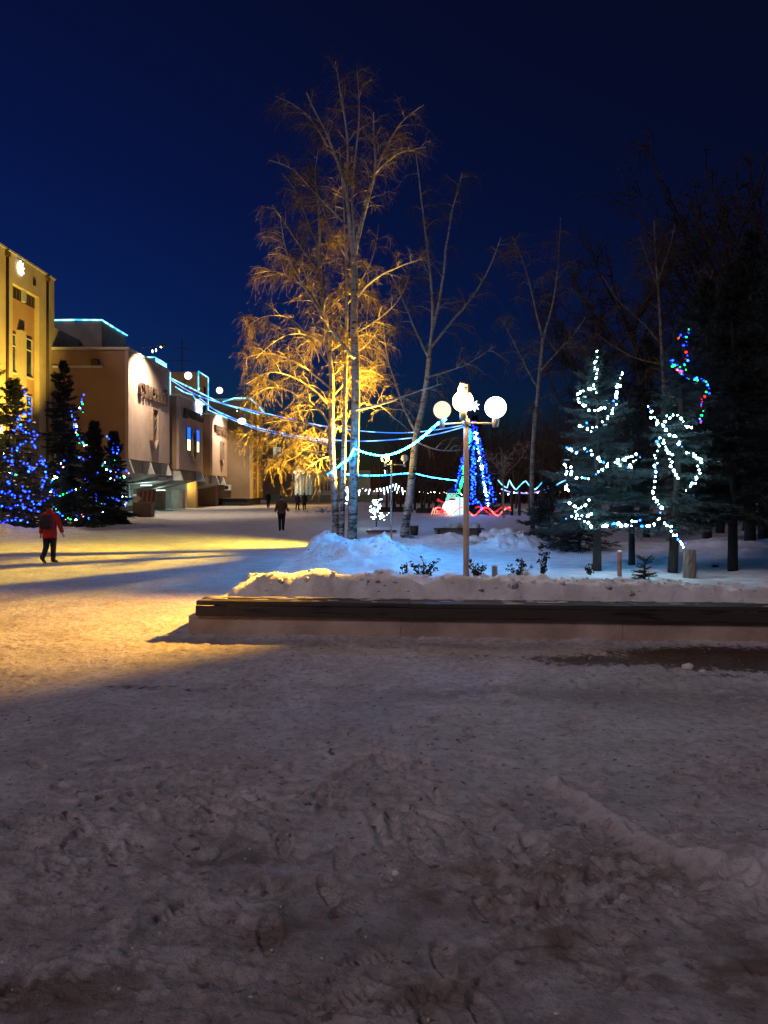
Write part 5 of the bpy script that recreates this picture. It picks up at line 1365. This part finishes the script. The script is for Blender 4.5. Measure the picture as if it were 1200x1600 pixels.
def snowman():
    D = 57.0; c = P(705, 805, D); x = c[0]
    t = thing('snowman', 'glowing snowman figure with blue hat and red scarf left of the Christmas tree', 'snowman', (x, D, 0))
    MB().ball((x, D, .62), .66, 20, 14, (1, 1, .95)).build('body', glow('snowman_body', (.93, 1, .97), 3.2), t, True)
    h = MB().ball((x + .02, D, 1.52), .36, 18, 12).ball((x - .15, D - .05, 1.2), .3, 14, 10)
    hd_ = h.build('head', glow('snowman_head', (.35, .95, .80), .9), t, True)
    MB().tube([(x + .02, D - .3, 1.5), (x + .0, D - .62, 1.47)], [.06, .015], 8).build('nose', mat('carrot', (.8, .25, .05), None, 5, .6), hd_)
    for s_ in (-.13, .13): MB().ball((x + .02 + s_, D - .33, 1.62), .04, 8, 6).build('eye', M_DARKMETAL, hd_)
    hat = MB().loft([[(x + .02 + r * math.cos(a), D + r * math.sin(a), z) for a in np.linspace(0, 2 * math.pi, 17)[:-1]] for r, z in ((.36, 1.72), (.37, 1.8), (.26, 2.0), (.1, 2.1))])
    hat.build('hat', mat('blue_hat', (.02, .06, .35), None, 5, .7), t, True)
    rs = MB().tube([(x + .3 * math.cos(a), D + .3 * math.sin(a), 1.22 + .03 * math.sin(3 * a)) for a in np.linspace(0, 6.3, 20)], .09, 8)
    rs.build('scarf', mat('red_scarf', (.6, .02, .03), None, 5, .7), t, True)
    MB().tube([(x - .5, D - .1, .95), (x - .95, D - .15, 1.15)], [.09, .07], 8).ball((x - 1.0, D - .15, 1.18), .13, 10, 8).build('mitten_arm', glow('mitten_red', (.8, .05, .07), .8), t, True)
    MB().tube([(x + .5, D - .1, .95), (x + .85, D - .2, .8)], [.09, .07], 8).ball((x + .9, D - .2, .78), .13, 10, 8).build('mitten_arm', mat('mitten', (.3, .03, .04), None, 5, .7), t, True)
    g = thing('gift_box', 'small white lit gift box between snowman and Christmas tree', 'gift box', P(718, 803, D - .5))
    b = P(718, 803, D - .5); MB().box((b[0], b[1], .75), (.55, .5, 1.3)).build('box', glow('gift_lit', (.6, .95, 1), 1.6), g)
    MB().box((b[0], b[1] - .27, .75), (.1, .03, 1.32)).build('ribbon', glow('gift_ribbon', (.2, .4, 1), 1.2), g)
snowman()
def ribbon():
    D = 55.5
    t = thing('red_light_fence', 'red wavy light ribbon fencing the foot of the Christmas tree', 'light fence', P(735, 808, D))
    xs = np.linspace(XY(676, D), XY(797, D), 140)
    q = [(x, D + .35 * math.cos(3.55 * (x - xs[0])) - .0, .36 + .30 * math.sin(3.55 * (x - xs[0]))) for x in xs]
    MB().tube(q, .055, 6).build('light_tube', G_RED, t, True)
    mb = MB(); x0 = xs[0]
    rng = random.Random(2)
    for k in range(7): mb.tube([(x0 - .1 + k * .17, D - .2, .15), (x0 + .05 + k * .17, D - .2, .55 + rng.uniform(-.1, .1)), (x0 + .15 + k * .17, D - .2, .2)], .04, 5)
    mb.build('light_coil', G_RED, t)
    for x in xs[::20]: MB().tube([(x, D + .1, -.05), (x, D + .1, .65)], .02, 6).build('stake', M_DARKMETAL, t)
    q2 = [(x + .9, D + 1.4 + .3 * math.cos(3.2 * x), .38 + .28 * math.sin(3.2 * x)) for x in xs[60:125]]
    MB().tube(q2, .05, 6).build('light_tube', glow('rope_red_dim', (1, .03, .06), 1.2), t, True)
ribbon()
def lit_tree(label, px, py0, D, H, seed, n, wid):
    x = XY(px, D); z0 = EYE + (HZ - py0) * D / F
    t = thing('light_tree', label, 'light tree', (x, D, z0), 'small trees made of white lights')
    rng = random.Random(seed)
    MB().tube([(x, D, z0 - .1), (x + .03, D, z0 + H * .9)], [.04, .015], 7).build('trunk', M_DARKMETAL, t)
    br = MB(); tips = []
    for k in range(26):
        h = H * (.2 + .75 * k / 25); l = wid * (1.05 - .8 * k / 25) * rng.uniform(.5, 1.1); a = rng.uniform(0, 6.28)
        p0 = np.array([x, D, z0 + h * .9]); p1 = p0 + [l * math.cos(a), l * math.sin(a) * .7, .16 * H * rng.uniform(.1, .9)]
        br.tube([p0, (p0 + p1) / 2 + [0, 0, .03], p1], [.012, .01, .006], 5)
        for _ in range(4): tips.append(p0 + (p1 - p0) * rng.uniform(.35, 1) + [rng.gauss(0, .04), rng.gauss(0, .04), rng.gauss(0, .04)])
    br.build('twigs', M_DARKMETAL, t)
    for p in tips[:n]:
        o = bpy.data.objects.new('bulb', bulb_mesh('white', .017)); COL.objects.link(o); o.parent = t; o.location = Vector(p) - Vector(t.location)
        s_ = rng.uniform(.7, 1.3); o.scale = (s_, s_, s_)
lit_tree('small tree of white lights on a low plinth between pale birch and slim lamp', 588, 822, 37.5, 1.55, 4, 95, .66)
lit_tree('small tree of white lights mostly hidden behind the pale birch', 546, 800, 45, 1.75, 6, 80, .5)

# ------------------------------------------------------------------ furniture of the park
def misc():
    # litter bin
    D = 30.5; p = P(647, 833, D); z0 = p[2]
    t = thing('litter_bin', 'dark litter bin standing by the slanting birch', 'bin', p)
    mb = MB().loft([[(p[0] + r * math.cos(a), D + r * math.sin(a), z) for a in np.linspace(0, 2 * math.pi, 17)[:-1]] for r, z in ((.15, z0 - .1), (.17, z0 + .02), (.19, z0 + .30))])
    mb.build('bucket', M_DARKMETAL, t, True)
    MB().tube([(p[0] + .2 * math.cos(a), D + .2 * math.sin(a), z0 + .31) for a in np.linspace(0, 6.2832, 21)], .018, 6).build('rim', M_METAL, t)
    MB().tube([(p[0] - .21, D, z0 - .1), (p[0] - .21, D, z0 + .36)], .02, 6).build('stand', M_DARKMETAL, t)
    # distant slatted bench with snow
    D = 28.0; z = EYE + (HZ - 832) * D / F
    x0, x1 = XY(679, D), XY(757, D)
    t = thing('park_bench', 'low dark park bench with snow lumps on it beyond the big globe lamp', 'bench', ((x0 + x1) / 2, D, z - .2))
    for k in range(4):
        mb = MB().rng(x0, x1, D + k * .13, D + .1 + k * .13, z + .10, z + .15); mb.build('seat_slat', M_BLACKWOOD, t)
    for x in (x0 + .12, x1 - .2): MB().rng(x, x + .08, D + .02, D + .46, z - .4, z + .099).build('leg', M_DARKMETAL, t)
    MB().rng(x0 + .05, x1 - .05, D + .5, D + .9, z - .3, z + .06).build('planter_wall', M_CONC, t)
    sc_ = thing('snow_heap', 'lumpy snow heap lying on the far end of the low park bench', 'snow heap', (x0 + 1.2, D + .6, z))
    mb = MB(); rng = random.Random(4)
    for _ in range(26): mb.ball((rng.uniform(x0 + .55, x1 - .15), D + rng.uniform(.35, .8), z + .12 + rng.uniform(0, .1)), rng.uniform(.08, .17), 8, 6, (1.2, 1, .8))
    mb.build('lumps', M_SNOWD, sc_, True)
    # rough snow heaps
    for lab, px, py, D, wd, n in (('lumpy shovelled snow heap to the right of the low park bench', 792, 846, 25.0, .85, 60), ('second rough snow heap just left of the thin birch', 812, 850, 24.0, .5, 30), ('snow heap on the far rim of the square beside the yellow birch', 520, 800, 55.0, 1.1, 40)):
        p = P(px, py, D); t = thing('snow_heap', lab, 'snow heap', p, 'shovelled snow heaps'); mb = MB()
        for _ in range(n):
            a = rng.gauss(0, .5) * wd; r = rng.uniform(.07, .2)
            mb.ball((p[0] + a, D + rng.uniform(-.4, .5), p[2] + .03 + rng.uniform(0, .32) * math.exp(-(a / wd) ** 2)), r, 8, 6, (rng.uniform(.9, 1.4), 1, rng.uniform(.6, .95)))
        o = mb.build('lumps', M_SNOWD, t, True)
    # low planter box by the little light tree
    D = 33.0; x0, x1 = XY(574, D), XY(618, D); z = EYE + (HZ - 832) * D / F
    t = thing('planter_box', 'low dark planter box under the small tree of white lights', 'planter', ((x0 + x1) / 2, D, 0))
    MB().rng(x0, x1, D, D + 1.6, -.1, z + .02).build('box', M_CONC, t)
    MB().rng(x0 - .05, x1 + .05, D - .05, D + .4, z + .021, z + .09).build('rim_board', M_BLACKWOOD, t)
    MB().ball(((x0 + x1) / 2, D + 1, z), 1.0, 14, 8, (.55, .6, .22)).build('snow_cap', M_SNOW, t, True)
    # bollard with a snow cap
    def stump(name, lab, cat, px, D, ytop, w, m, cap=True, rough=.0, group=None):
        x = XY(px, D); z0 = fz(x, D) - .1; zt = EYE + (HZ - ytop) * D / F
        t = thing(name, lab, cat, (x, D, z0), group); rg = random.Random(px)
        rings = []
        for k in range(7):
            u = k / 6; rings.append([(x + w * (1 + rough * rg.uniform(-1, 1)) * math.cos(a), D + w * (1 + rough * rg.uniform(-1, 1)) * math.sin(a), z0 + (zt - z0) * u + (rough * .25 * w * rg.uniform(-1, 1) if k == 6 else 0)) for a in np.linspace(0, 2 * math.pi, 13)[:-1]])
        MB().loft(rings).build('shaft', m, t, rough == 0)
        if cap: MB().ball((x, D, zt), w * 1.05, 12, 8, (1, 1, .55)).build('snow_cap', M_SNOW, t, True)
    M_WOOD = mat('weathered_wood', (.30, .25, .21), (.13, .11, .095), 3, .85, .5, 20, stretch=(3, 3, .35))
    stump('bollard', 'short stone bollard with a snow cap beside the blue lit snow pile', 'bollard', 633, 17.6, 857, .085, M_CONC)
    stump('wooden_stump', 'thick split grey tree stump below the right white lit spruce', 'stump', 1077, 13.9, 858, .115, M_WOOD, False, .12)
    stump('wooden_post', 'thin pinkish wooden post between the white lit spruces', 'post', 968, 14.0, 862, .042, mat('pink_wood', (.32, .2, .16), None, 4, .8), True, .05)
    stump('wooden_post', 'knee high pale stump just right of the big lamp post', 'post', 773, 13.6, 884, .05, M_WOOD, True, .1)
    # dark dead stalks in the bed
    def stalks(lab, px, D, ytop, wpx, n, seed, lean=0.):
        rg = np.random.RandomState(seed); x = XY(px, D); z0 = fz(x, D); H = EYE + (HZ - ytop) * D / F - z0
        t = thing('dried_plant', lab, 'plant', (x, D, z0), 'dried plants poking from the snow')
        mb = MB(); lv = MB(); hw = wpx * D / F / 2
        for _ in range(n):
            bx_ = x + rg.uniform(-.35, .35) * hw; tx = x + rg.uniform(-1, 1) * hw + lean * H; h = H * rg.uniform(.55, 1.0)
            pts = [np.array([bx_ + (tx - bx_) * u ** 1.3, D + rg.uniform(-.02, .02) + .1 * (u - .5) * rg.uniform(-1, 1), z0 - .03 + h * u]) for u in np.linspace(0, 1, 6)]
            mb.tube(pts, [.006, .0055, .005, .0045, .004, .003], 5)
            for k in range(14):
                q = pts[rg.randint(2, 6)] + rg.normal(0, .022, 3); d = rg.normal(size=3); d /= np.linalg.norm(d); e = np.cross(d, rg.normal(size=3)); e /= np.linalg.norm(e); s_ = rg.uniform(.02, .042)
                nrm = np.cross(d, e) * s_ * .3
                lv.add([q - d * s_, q + e * s_ * .55 + nrm, q + d * s_, q - e * s_ * .55 + nrm], [(0, 1, 2, 3)])
        mb.build('stem', M_DARKBARK, t); lv.build('leaves', mat('dead_leaf_%d' % seed, (.030, .026, .02), (.012, .011, .01), 5, .9), t)
    stalks('cluster of dark dried stalks at the right end of the blue lit snow pile', 662, 13.4, 868, 46, 14, 1)
    stalks('dark dried sprig left of the stalk cluster, on the blue snow', 632, 13.5, 874, 10, 4, 2)
    stalks('dark dried plant just right of the big lamp post', 746, 13.3, 872, 26, 9, 3)
    stalks('dark dried plant between the short pale stump and the tall dark sprig', 812, 13.3, 872, 34, 10, 4)
    stalks('tall dark dried sprig left of the white lit spruces', 848, 13.2, 850, 18, 9, 5)
    stalks('low dark tuft beside the thin pinkish post', 922, 14.2, 878, 14, 5, 6)
    stalks('low dark tuft on the open snow before the black spruce', 1116, 15.8, 880, 12, 5, 7)
    # row of short dark posts far back on the left of the Christmas tree
    for k, px in enumerate(range(604, 706, 11)):
        D = 70 + (k % 3) * 1.5; x = XY(px, D)
        t = thing('hedge_tree', 'short dark stem in the row far behind the slim lamp and slanting birch', 'tree', (x, D, 0), 'row of short dark trees')
        MB().tube([(x, D, -.1), (x + .03, D, 1.1), (x, D, 2.4)], [.13, .11, .09], 8).build('trunk', M_DARKBARK, t, True)
        w = MB(); rg = random.Random(k)
        for _ in range(26):
            a = rg.uniform(0, 6.28); l = rg.uniform(.5, 1.1); p0 = np.array([x, D, rg.uniform(1.6, 2.5)])
            w.tube([p0, p0 + [l * .5 * math.cos(a), l * .5 * math.sin(a), l * .5], p0 + [l * .8 * math.cos(a), l * .8 * math.sin(a), l * 1.1]], [.03, .022, .012], 4)
        w.build('crown', M_BARE, t)
    # kerb boards of the far beds
    for lab, px0, px1, py, D in (('dark low bed edging far behind the slim lamp post', 585, 645, 789, 66.0), ('dark low bed edging just left of the snowman', 650, 690, 793, 63.0)):
        a = P(px0, py, D); b = P(px1, py, D)
        t = thing('bed_edging', lab, 'edging', a, 'bed edgings'); MB().rng(a[0], b[0], D, D + .3, -.05, .35).build('board', M_DARKBARK, t)
        MB().rng(a[0] + .1, b[0] - .1, D - .1, D + .1, .351, .45).build('top_rail', M_DARKBARK, t)
        for u in np.linspace(a[0] + .3, b[0] - .3, 4): MB().rng(u, u + .1, D - .09, D - .005, -.05, .35).build('foot', M_DARKMETAL, t)
misc()

# ------------------------------------------------------------------ people
SKIN = mat('skin', (.50, .32, .25), (.44, .27, .21), 9, .55)
HAIR = mat('dark_hair', (.025, .018, .014), (.012, .009, .008), 30, .6)

def skin_body(name, nodes, links, root, m, parent):
    """one continuous figure grown with a Skin modifier, then frozen"""
    me = bpy.data.meshes.new('tmp'); keys = list(nodes)
    me.from_pydata([nodes[k][0] for k in keys], [(keys.index(a), keys.index(b)) for a, b in links], []); me.update()
    o = bpy.data.objects.new('tmp', me); COL.objects.link(o)
    sk = o.modifiers.new('s', 'SKIN'); sk.use_smooth_shade = True
    for i, k in enumerate(keys):
        r = nodes[k][1]; me.skin_vertices[0].data[i].radius = r if hasattr(r, '__len__') else (r, r)
        me.skin_vertices[0].data[i].use_root = (k == root)
    sb = o.modifiers.new('u', 'SUBSURF'); sb.levels = 1; sb.render_levels = 1
    dg = bpy.context.evaluated_depsgraph_get()
    res = bpy.data.meshes.new_from_object(o.evaluated_get(dg))
    bpy.data.objects.remove(o); bpy.data.meshes.remove(me)
    res.name = name; res.materials.clear(); res.materials.append(m)
    ob = bpy.data.objects.new(name, res); COL.objects.link(ob); ob.parent = parent
    res.polygons.foreach_set('use_smooth', np.ones(len(res.polygons), dtype=bool))
    return ob

def person(label, x, y, H, face, coat, coat_len, trouser, legs, arms, pack=False, hat=None, group=None, boots=None, coat_w=1.0, collar=True, bag=None, lean=0.0):
    """built facing -y (towards the viewer) at height 1.7, then turned by face (radians) and scaled.
    legs: ((hip swing, knee bend) right, left); arms: ((out, forward, elbow) right, left)"""
    t = thing('person', label, 'person', (x, y, 0), group)
    rt = bpy.data.objects.new('figure', None)
    N = {}; E = []
    def n(k, p, r, *to):
        N[k] = (tuple(p), r)
        for q in to: E.append((q, k))
    pelz = .90
    ly = -lean
    n('pelvis', (0, 0, pelz), (.135, .10)); n('waist', (0, ly * .25, 1.06), (.125, .095), 'pelvis'); n('chest', (0, ly * .6, 1.26), (.15, .11), 'waist'); n('shou', (0, ly * .8, 1.40), (.11, .085), 'chest')
    n('neck', (0, ly * .9, 1.48), .052, 'shou'); n('jaw', (0, ly - .022, 1.535), (.062, .07), 'neck'); n('skull', (0, ly - .005, 1.60), (.075, .088), 'jaw'); n('crown', (0, ly, 1.665), (.055, .065), 'skull')
    ends = {}
    for s_, (hip, knee), (out, fwd, elb), nm in ((-1, legs[0], arms[0], 'r'), (1, legs[1], arms[1], 'l')):
        hx = s_ * .095
        kn = np.array([hx * .95, -math.sin(hip) * .42, pelz - .05 - math.cos(hip) * .40])
        an = kn + np.array([-hx * .1, math.sin(knee - hip) * .40, -math.cos(knee - hip) * .40])
        n('hip' + nm, (hx, 0, pelz - .06), (.088, .09), 'pelvis'); n('kn' + nm, kn, .06, 'hip' + nm); n('an' + nm, an, .042, 'kn' + nm)
        toe = an + np.array([s_ * .02, -.15, -.045 if knee - hip < .45 else -.10]); n('toe' + nm, toe, (.038, .03), 'an' + nm)
        sh = np.array([s_ * .185, ly * .8, 1.37]); n('sh' + nm, sh, .062, 'shou')
        d = np.array([s_ * math.sin(out), -math.sin(fwd) * math.cos(out), -math.cos(out) * math.cos(fwd)]); d /= np.linalg.norm(d)
        el = sh + d * .29; n('el' + nm, el, .045, 'sh' + nm)
        f2 = fwd + elb; d2 = np.array([s_ * math.sin(out * .8), -math.sin(f2), -math.cos(f2)]); d2 /= np.linalg.norm(d2)
        wr = el + d2 * .25; n('wr' + nm, wr, .030, 'el' + nm); pl = wr + d2 * .06; n('pa' + nm, pl, (.036, .022), 'wr' + nm)
        sd = np.cross(d2, [s_, 0, 0]); sd = sd / max(1e-6, np.linalg.norm(sd))
        for k, (off, ln) in enumerate(((-.027, .062), (-.009, .072), (.010, .068), (.027, .052))):
            b = pl + d2 * .03 + sd * off; q = b + d2 * ln * .5; q2 = q + d2 * ln * .45 + np.array([-s_ * .018, 0, 0])
            n('f%d%s' % (k, nm), b, .009, 'pa' + nm); n('g%d%s' % (k, nm), q, .0085, 'f%d%s' % (k, nm)); n('h%d%s' % (k, nm), q2, .0075, 'g%d%s' % (k, nm))
        b = pl - sd * .038; n('t0' + nm, b, .010, 'pa' + nm); n('t1' + nm, b - sd * .02 + d2 * .035, .009, 't0' + nm)
        ends[nm] = (np.array([hx, 0, pelz - .06]), kn, an, toe, sh, el, wr, d2)
    body = skin_body('body', N, E, 'pelvis', SKIN, t)
    parts = [body]
    def add(mb, name, m, par=None, smooth=True):
        o = mesh_obj(name, mb.v, mb.f, m, None, smooth); o.parent = par or t; parts.append(o); return o
    # face
    mb = MB().loft([[(w * math.cos(a), ly + yy + .012 * math.sin(a), z) for a in np.linspace(0, 6.283, 9)[:-1]] for w, yy, z in ((.006, -.085, 1.618), (.010, -.098, 1.59), (.016, -.106, 1.572), (.012, -.090, 1.562))]); add(mb, 'nose', SKIN, body)
    for s_ in (-1, 1):
        add(MB().ball((s_ * .030, ly - .083, 1.612), .011, 8, 6), 'eye', M_DARKMETAL, body)
        add(MB().ball((s_ * .078, ly, 1.60), .024, 8, 6, (.4, .7, 1.2)), 'ear', SKIN, body)
    add(MB().ball((0, ly - .084, 1.543), .018, 8, 5, (1.2, .35, .3)), 'mouth', mat('lips', (.35, .14, .12), None, 9, .5), body)
    def ring(cx, cy, z, rx, ry, k=18, wob=.0, ph=0): return [(cx + rx * math.cos(a) * (1 + wob * math.sin(3 * a + ph)), cy + ry * math.sin(a) * (1 + wob * math.cos(4 * a + ph)), z) for a in np.linspace(0, 2 * math.pi, k + 1)[:-1]]
    hm = hat or HAIR
    cap = MB().loft([ring(0, ly + .012, z, r * 1.0, r * 1.13) for z, r in ((1.565, .060), (1.585, .084), (1.62, .089), (1.66, .083), (1.695, .060), (1.712, .025))])
    v = np.array(cap.v); fr = (v[:, 1] < ly - .03) & (v[:, 2] < 1.635); v[fr, 1] = ly - .055 + (v[fr, 1] - ly) * .1; cap.v = [tuple(q) for q in v]
    add(cap, 'hat' if hat else 'hair', hm)
    # coat: torso shell and sleeves in one garment
    cl = coat_len; w = coat_w
    c = MB().loft([ring(0, .005, cl, .205 * w, .165 * w, wob=.03, ph=1), ring(0, .005, cl + .1, .20 * w, .158 * w, wob=.02), ring(0, ly * .15, .98, .188 * w, .146 * w), ring(0, ly * .3, 1.10, .178 * w, .138 * w), ring(0, ly * .6, 1.26, .198 * w, .145 * w), ring(0, ly * .75, 1.36, .19 * w, .13 * w), ring(0, ly * .85, 1.43, .13 * w, .105), ring(0, ly * .9, 1.49, .075, .075)])
    co = add(c, 'coat', coat)
    for nm in ('r', 'l'):
        sh, el, wr, d2 = ends[nm][4:8]; s_ = -1 if nm == 'r' else 1
        add(MB().tube([sh + [-s_ * .05, 0, .02], sh + [s_ * .005, 0, -.005], (sh + el) / 2, el, (el + wr) / 2, wr - d2 * .005], [.075, .080 * w, .072 * w, .064 * w, .060 * w, .054 * w], 14), 'sleeve', coat, co)
    if collar: add(MB().loft([ring(0, ly * .9 + .01, z, r, r) for z, r in ((1.44, .10), (1.49, .095), (1.535, .088), (1.53, .070))]), 'collar', coat, co)
    # trousers
    tr = MB().loft([ring(0, 0, .74, .05, .05), ring(0, 0, .80, .165, .125), ring(0, 0, .95, .165, .13), ring(0, ly * .2, 1.04, .15, .12)])
    to = add(tr, 'trousers', trouser)
    for nm in ('r', 'l'):
        hp, kn, an, toe = ends[nm][:4]
        add(MB().tube([hp + [0, 0, .03], (hp + kn) / 2, kn, (kn + an) / 2, an + [0, 0, .03]], [.108, .098, .078, .070, .062], 14), 'trouser_leg', trouser, to)
        bt = boots or M_DARKMETAL; d = toe - an
        b = MB().tube([an + [0, .01, .14], an + [0, .01, .06], an + [0, .015, .0]], [.060, .062, .060], 12)
        b.loft([[(an[0] + rx * math.cos(a) + d[0] * u, an[1] + d[1] * u, an[2] + d[2] * u + .012 + rz * math.sin(a)) for a in np.linspace(0, 6.283, 13)[:-1]] for u, rx, rz in ((-.42, .03, .02), (-.28, .048, .05), (.2, .052, .055), (.75, .052, .042), (1.05, .042, .032), (1.22, .018, .014))])
        add(b, 'boot', bt)
    if pack:
        pm = pack
        b = MB().loft([[(a * hw, .13 + dpt * (1 if e > 0 else 0) + (.02 if e > 0 else 0), z) for a, e in ((-1, -1), (1, -1), (1, .6), (.7, 1), (-.7, 1), (-1, .6))] for hw, dpt, z in ((.12, .09, .97), (.145, .13, 1.0), (.15, .14, 1.15), (.145, .13, 1.30), (.11, .08, 1.37))])
        o = add(b, 'backpack', pm, None, False); bevel(o, .03, 3)
        p2 = add(MB().loft([[(a * .10, yy, z) for a, yy in ((-1, .285), (1, .285), (.9, .32), (-.9, .32))] for z in (1.02, 1.14)]), 'pack_pocket', pm, o, False)
        for s_ in (-.085, .085): add(MB().tube([(s_, .13, 1.34), (s_, .02, 1.455), (s_, -.125, 1.36), (s_ * 1.5, -.135, 1.2), (s_ * 1.6, .0, 1.06), (s_, .14, 1.02)], .016, 6), 'pack_strap', pm, o)
    if bag:
        add(MB().loft([[(.20 + a, yy, z) for a, yy in ((-.03, -.12), (.05, -.12), (.05, .12), (-.03, .12))] for z in (.78, .86, 1.0)]), 'bag', bag, None, False)
    # scale, turn and drop to the ground
    k = H / 1.715; allz = []
    for o in parts:
        vv = np.zeros(len(o.data.vertices) * 3); o.data.vertices.foreach_get('co', vv); allz.append(vv.reshape(-1, 3)[:, 2].min())
    zmin = min(allz); ca, sa = math.cos(face), math.sin(face)
    for o in parts:
        vv = np.zeros(len(o.data.vertices) * 3); o.data.vertices.foreach_get('co', vv); vv = vv.reshape(-1, 3)
        q = np.stack([vv[:, 0] * ca - vv[:, 1] * sa, vv[:, 0] * sa + vv[:, 1] * ca, vv[:, 2] - zmin], 1) * k
        o.data.vertices.foreach_set('co', q.ravel()); o.data.update()
    return t

C_RED = mat('red_coat', (.33, .011, .011), (.26, .008, .008), 9, .8)
C_BLACK = mat('black_cloth', (.016, .014, .016), (.009, .008, .01), 9, .85)
C_BROWN = mat('brown_coat', (.085, .045, .028), (.05, .028, .018), 6, .85)
C_NAVY = mat('navy_coat', (.02, .02, .045), (.012, .012, .03), 6, .85)
C_GREY = mat('grey_shirt', (.16, .14, .13), None, 6, .85)
p = P(78, 879, F * EYE / (880 - HZ))
person('person in a red coat with a black backpack walking away across the snow', p[0], p[1], 1.62, math.pi - .12, C_RED, .70, C_BLACK, ((.05, .02), (-.10, .42)), ((.34, .06, .12), (.16, -.10, .15)), C_BLACK, C_BLACK, None, mat('brown_boots', (.05, .025, .016), None, 6, .7), 1.02)
p = P(440, 829, F * EYE / (829.5 - HZ))
m = person('person in an open dark brown jacket and cap walking toward the viewer', p[0], p[1], 1.66, .22, C_BROWN, .80, C_BLACK, ((.04, .05), (-.08, .2)), ((.30, .05, 1.0), (.28, .1, 1.1)), False, C_BLACK, None, C_BLACK, 1.08, bag=None)
p = P(465, 797, 72.0); person('distant person in a navy coat, left of the pair across the square', p[0], p[1], 1.62, 2.9, C_NAVY, .62, C_BLACK, ((.12, .1), (-.2, .3)), ((.15, .1, .2), (.12, -.1, .2)), False, C_BLACK, 'pair walking across the square', C_BLACK)
p = P(475.5, 797, 71.5); person('distant person in black, right of the pair across the square', p[0], p[1], 1.68, 3.3, C_BLACK, .68, C_BLACK, ((-.15, .3), (.18, .1)), ((.18, .1, .2), (.14, -.1, .2)), False, C_BLACK, 'pair walking across the square', C_BLACK)
p = P(419, 794, 79.0); person('dark lone person standing near the corner of the end block', p[0], p[1], 1.78, .4, C_BLACK, .60, C_BLACK, ((.03, .02), (-.03, .05)), ((.14, .05, .1), (.14, .05, .1)), False, C_BLACK, None, C_BLACK)
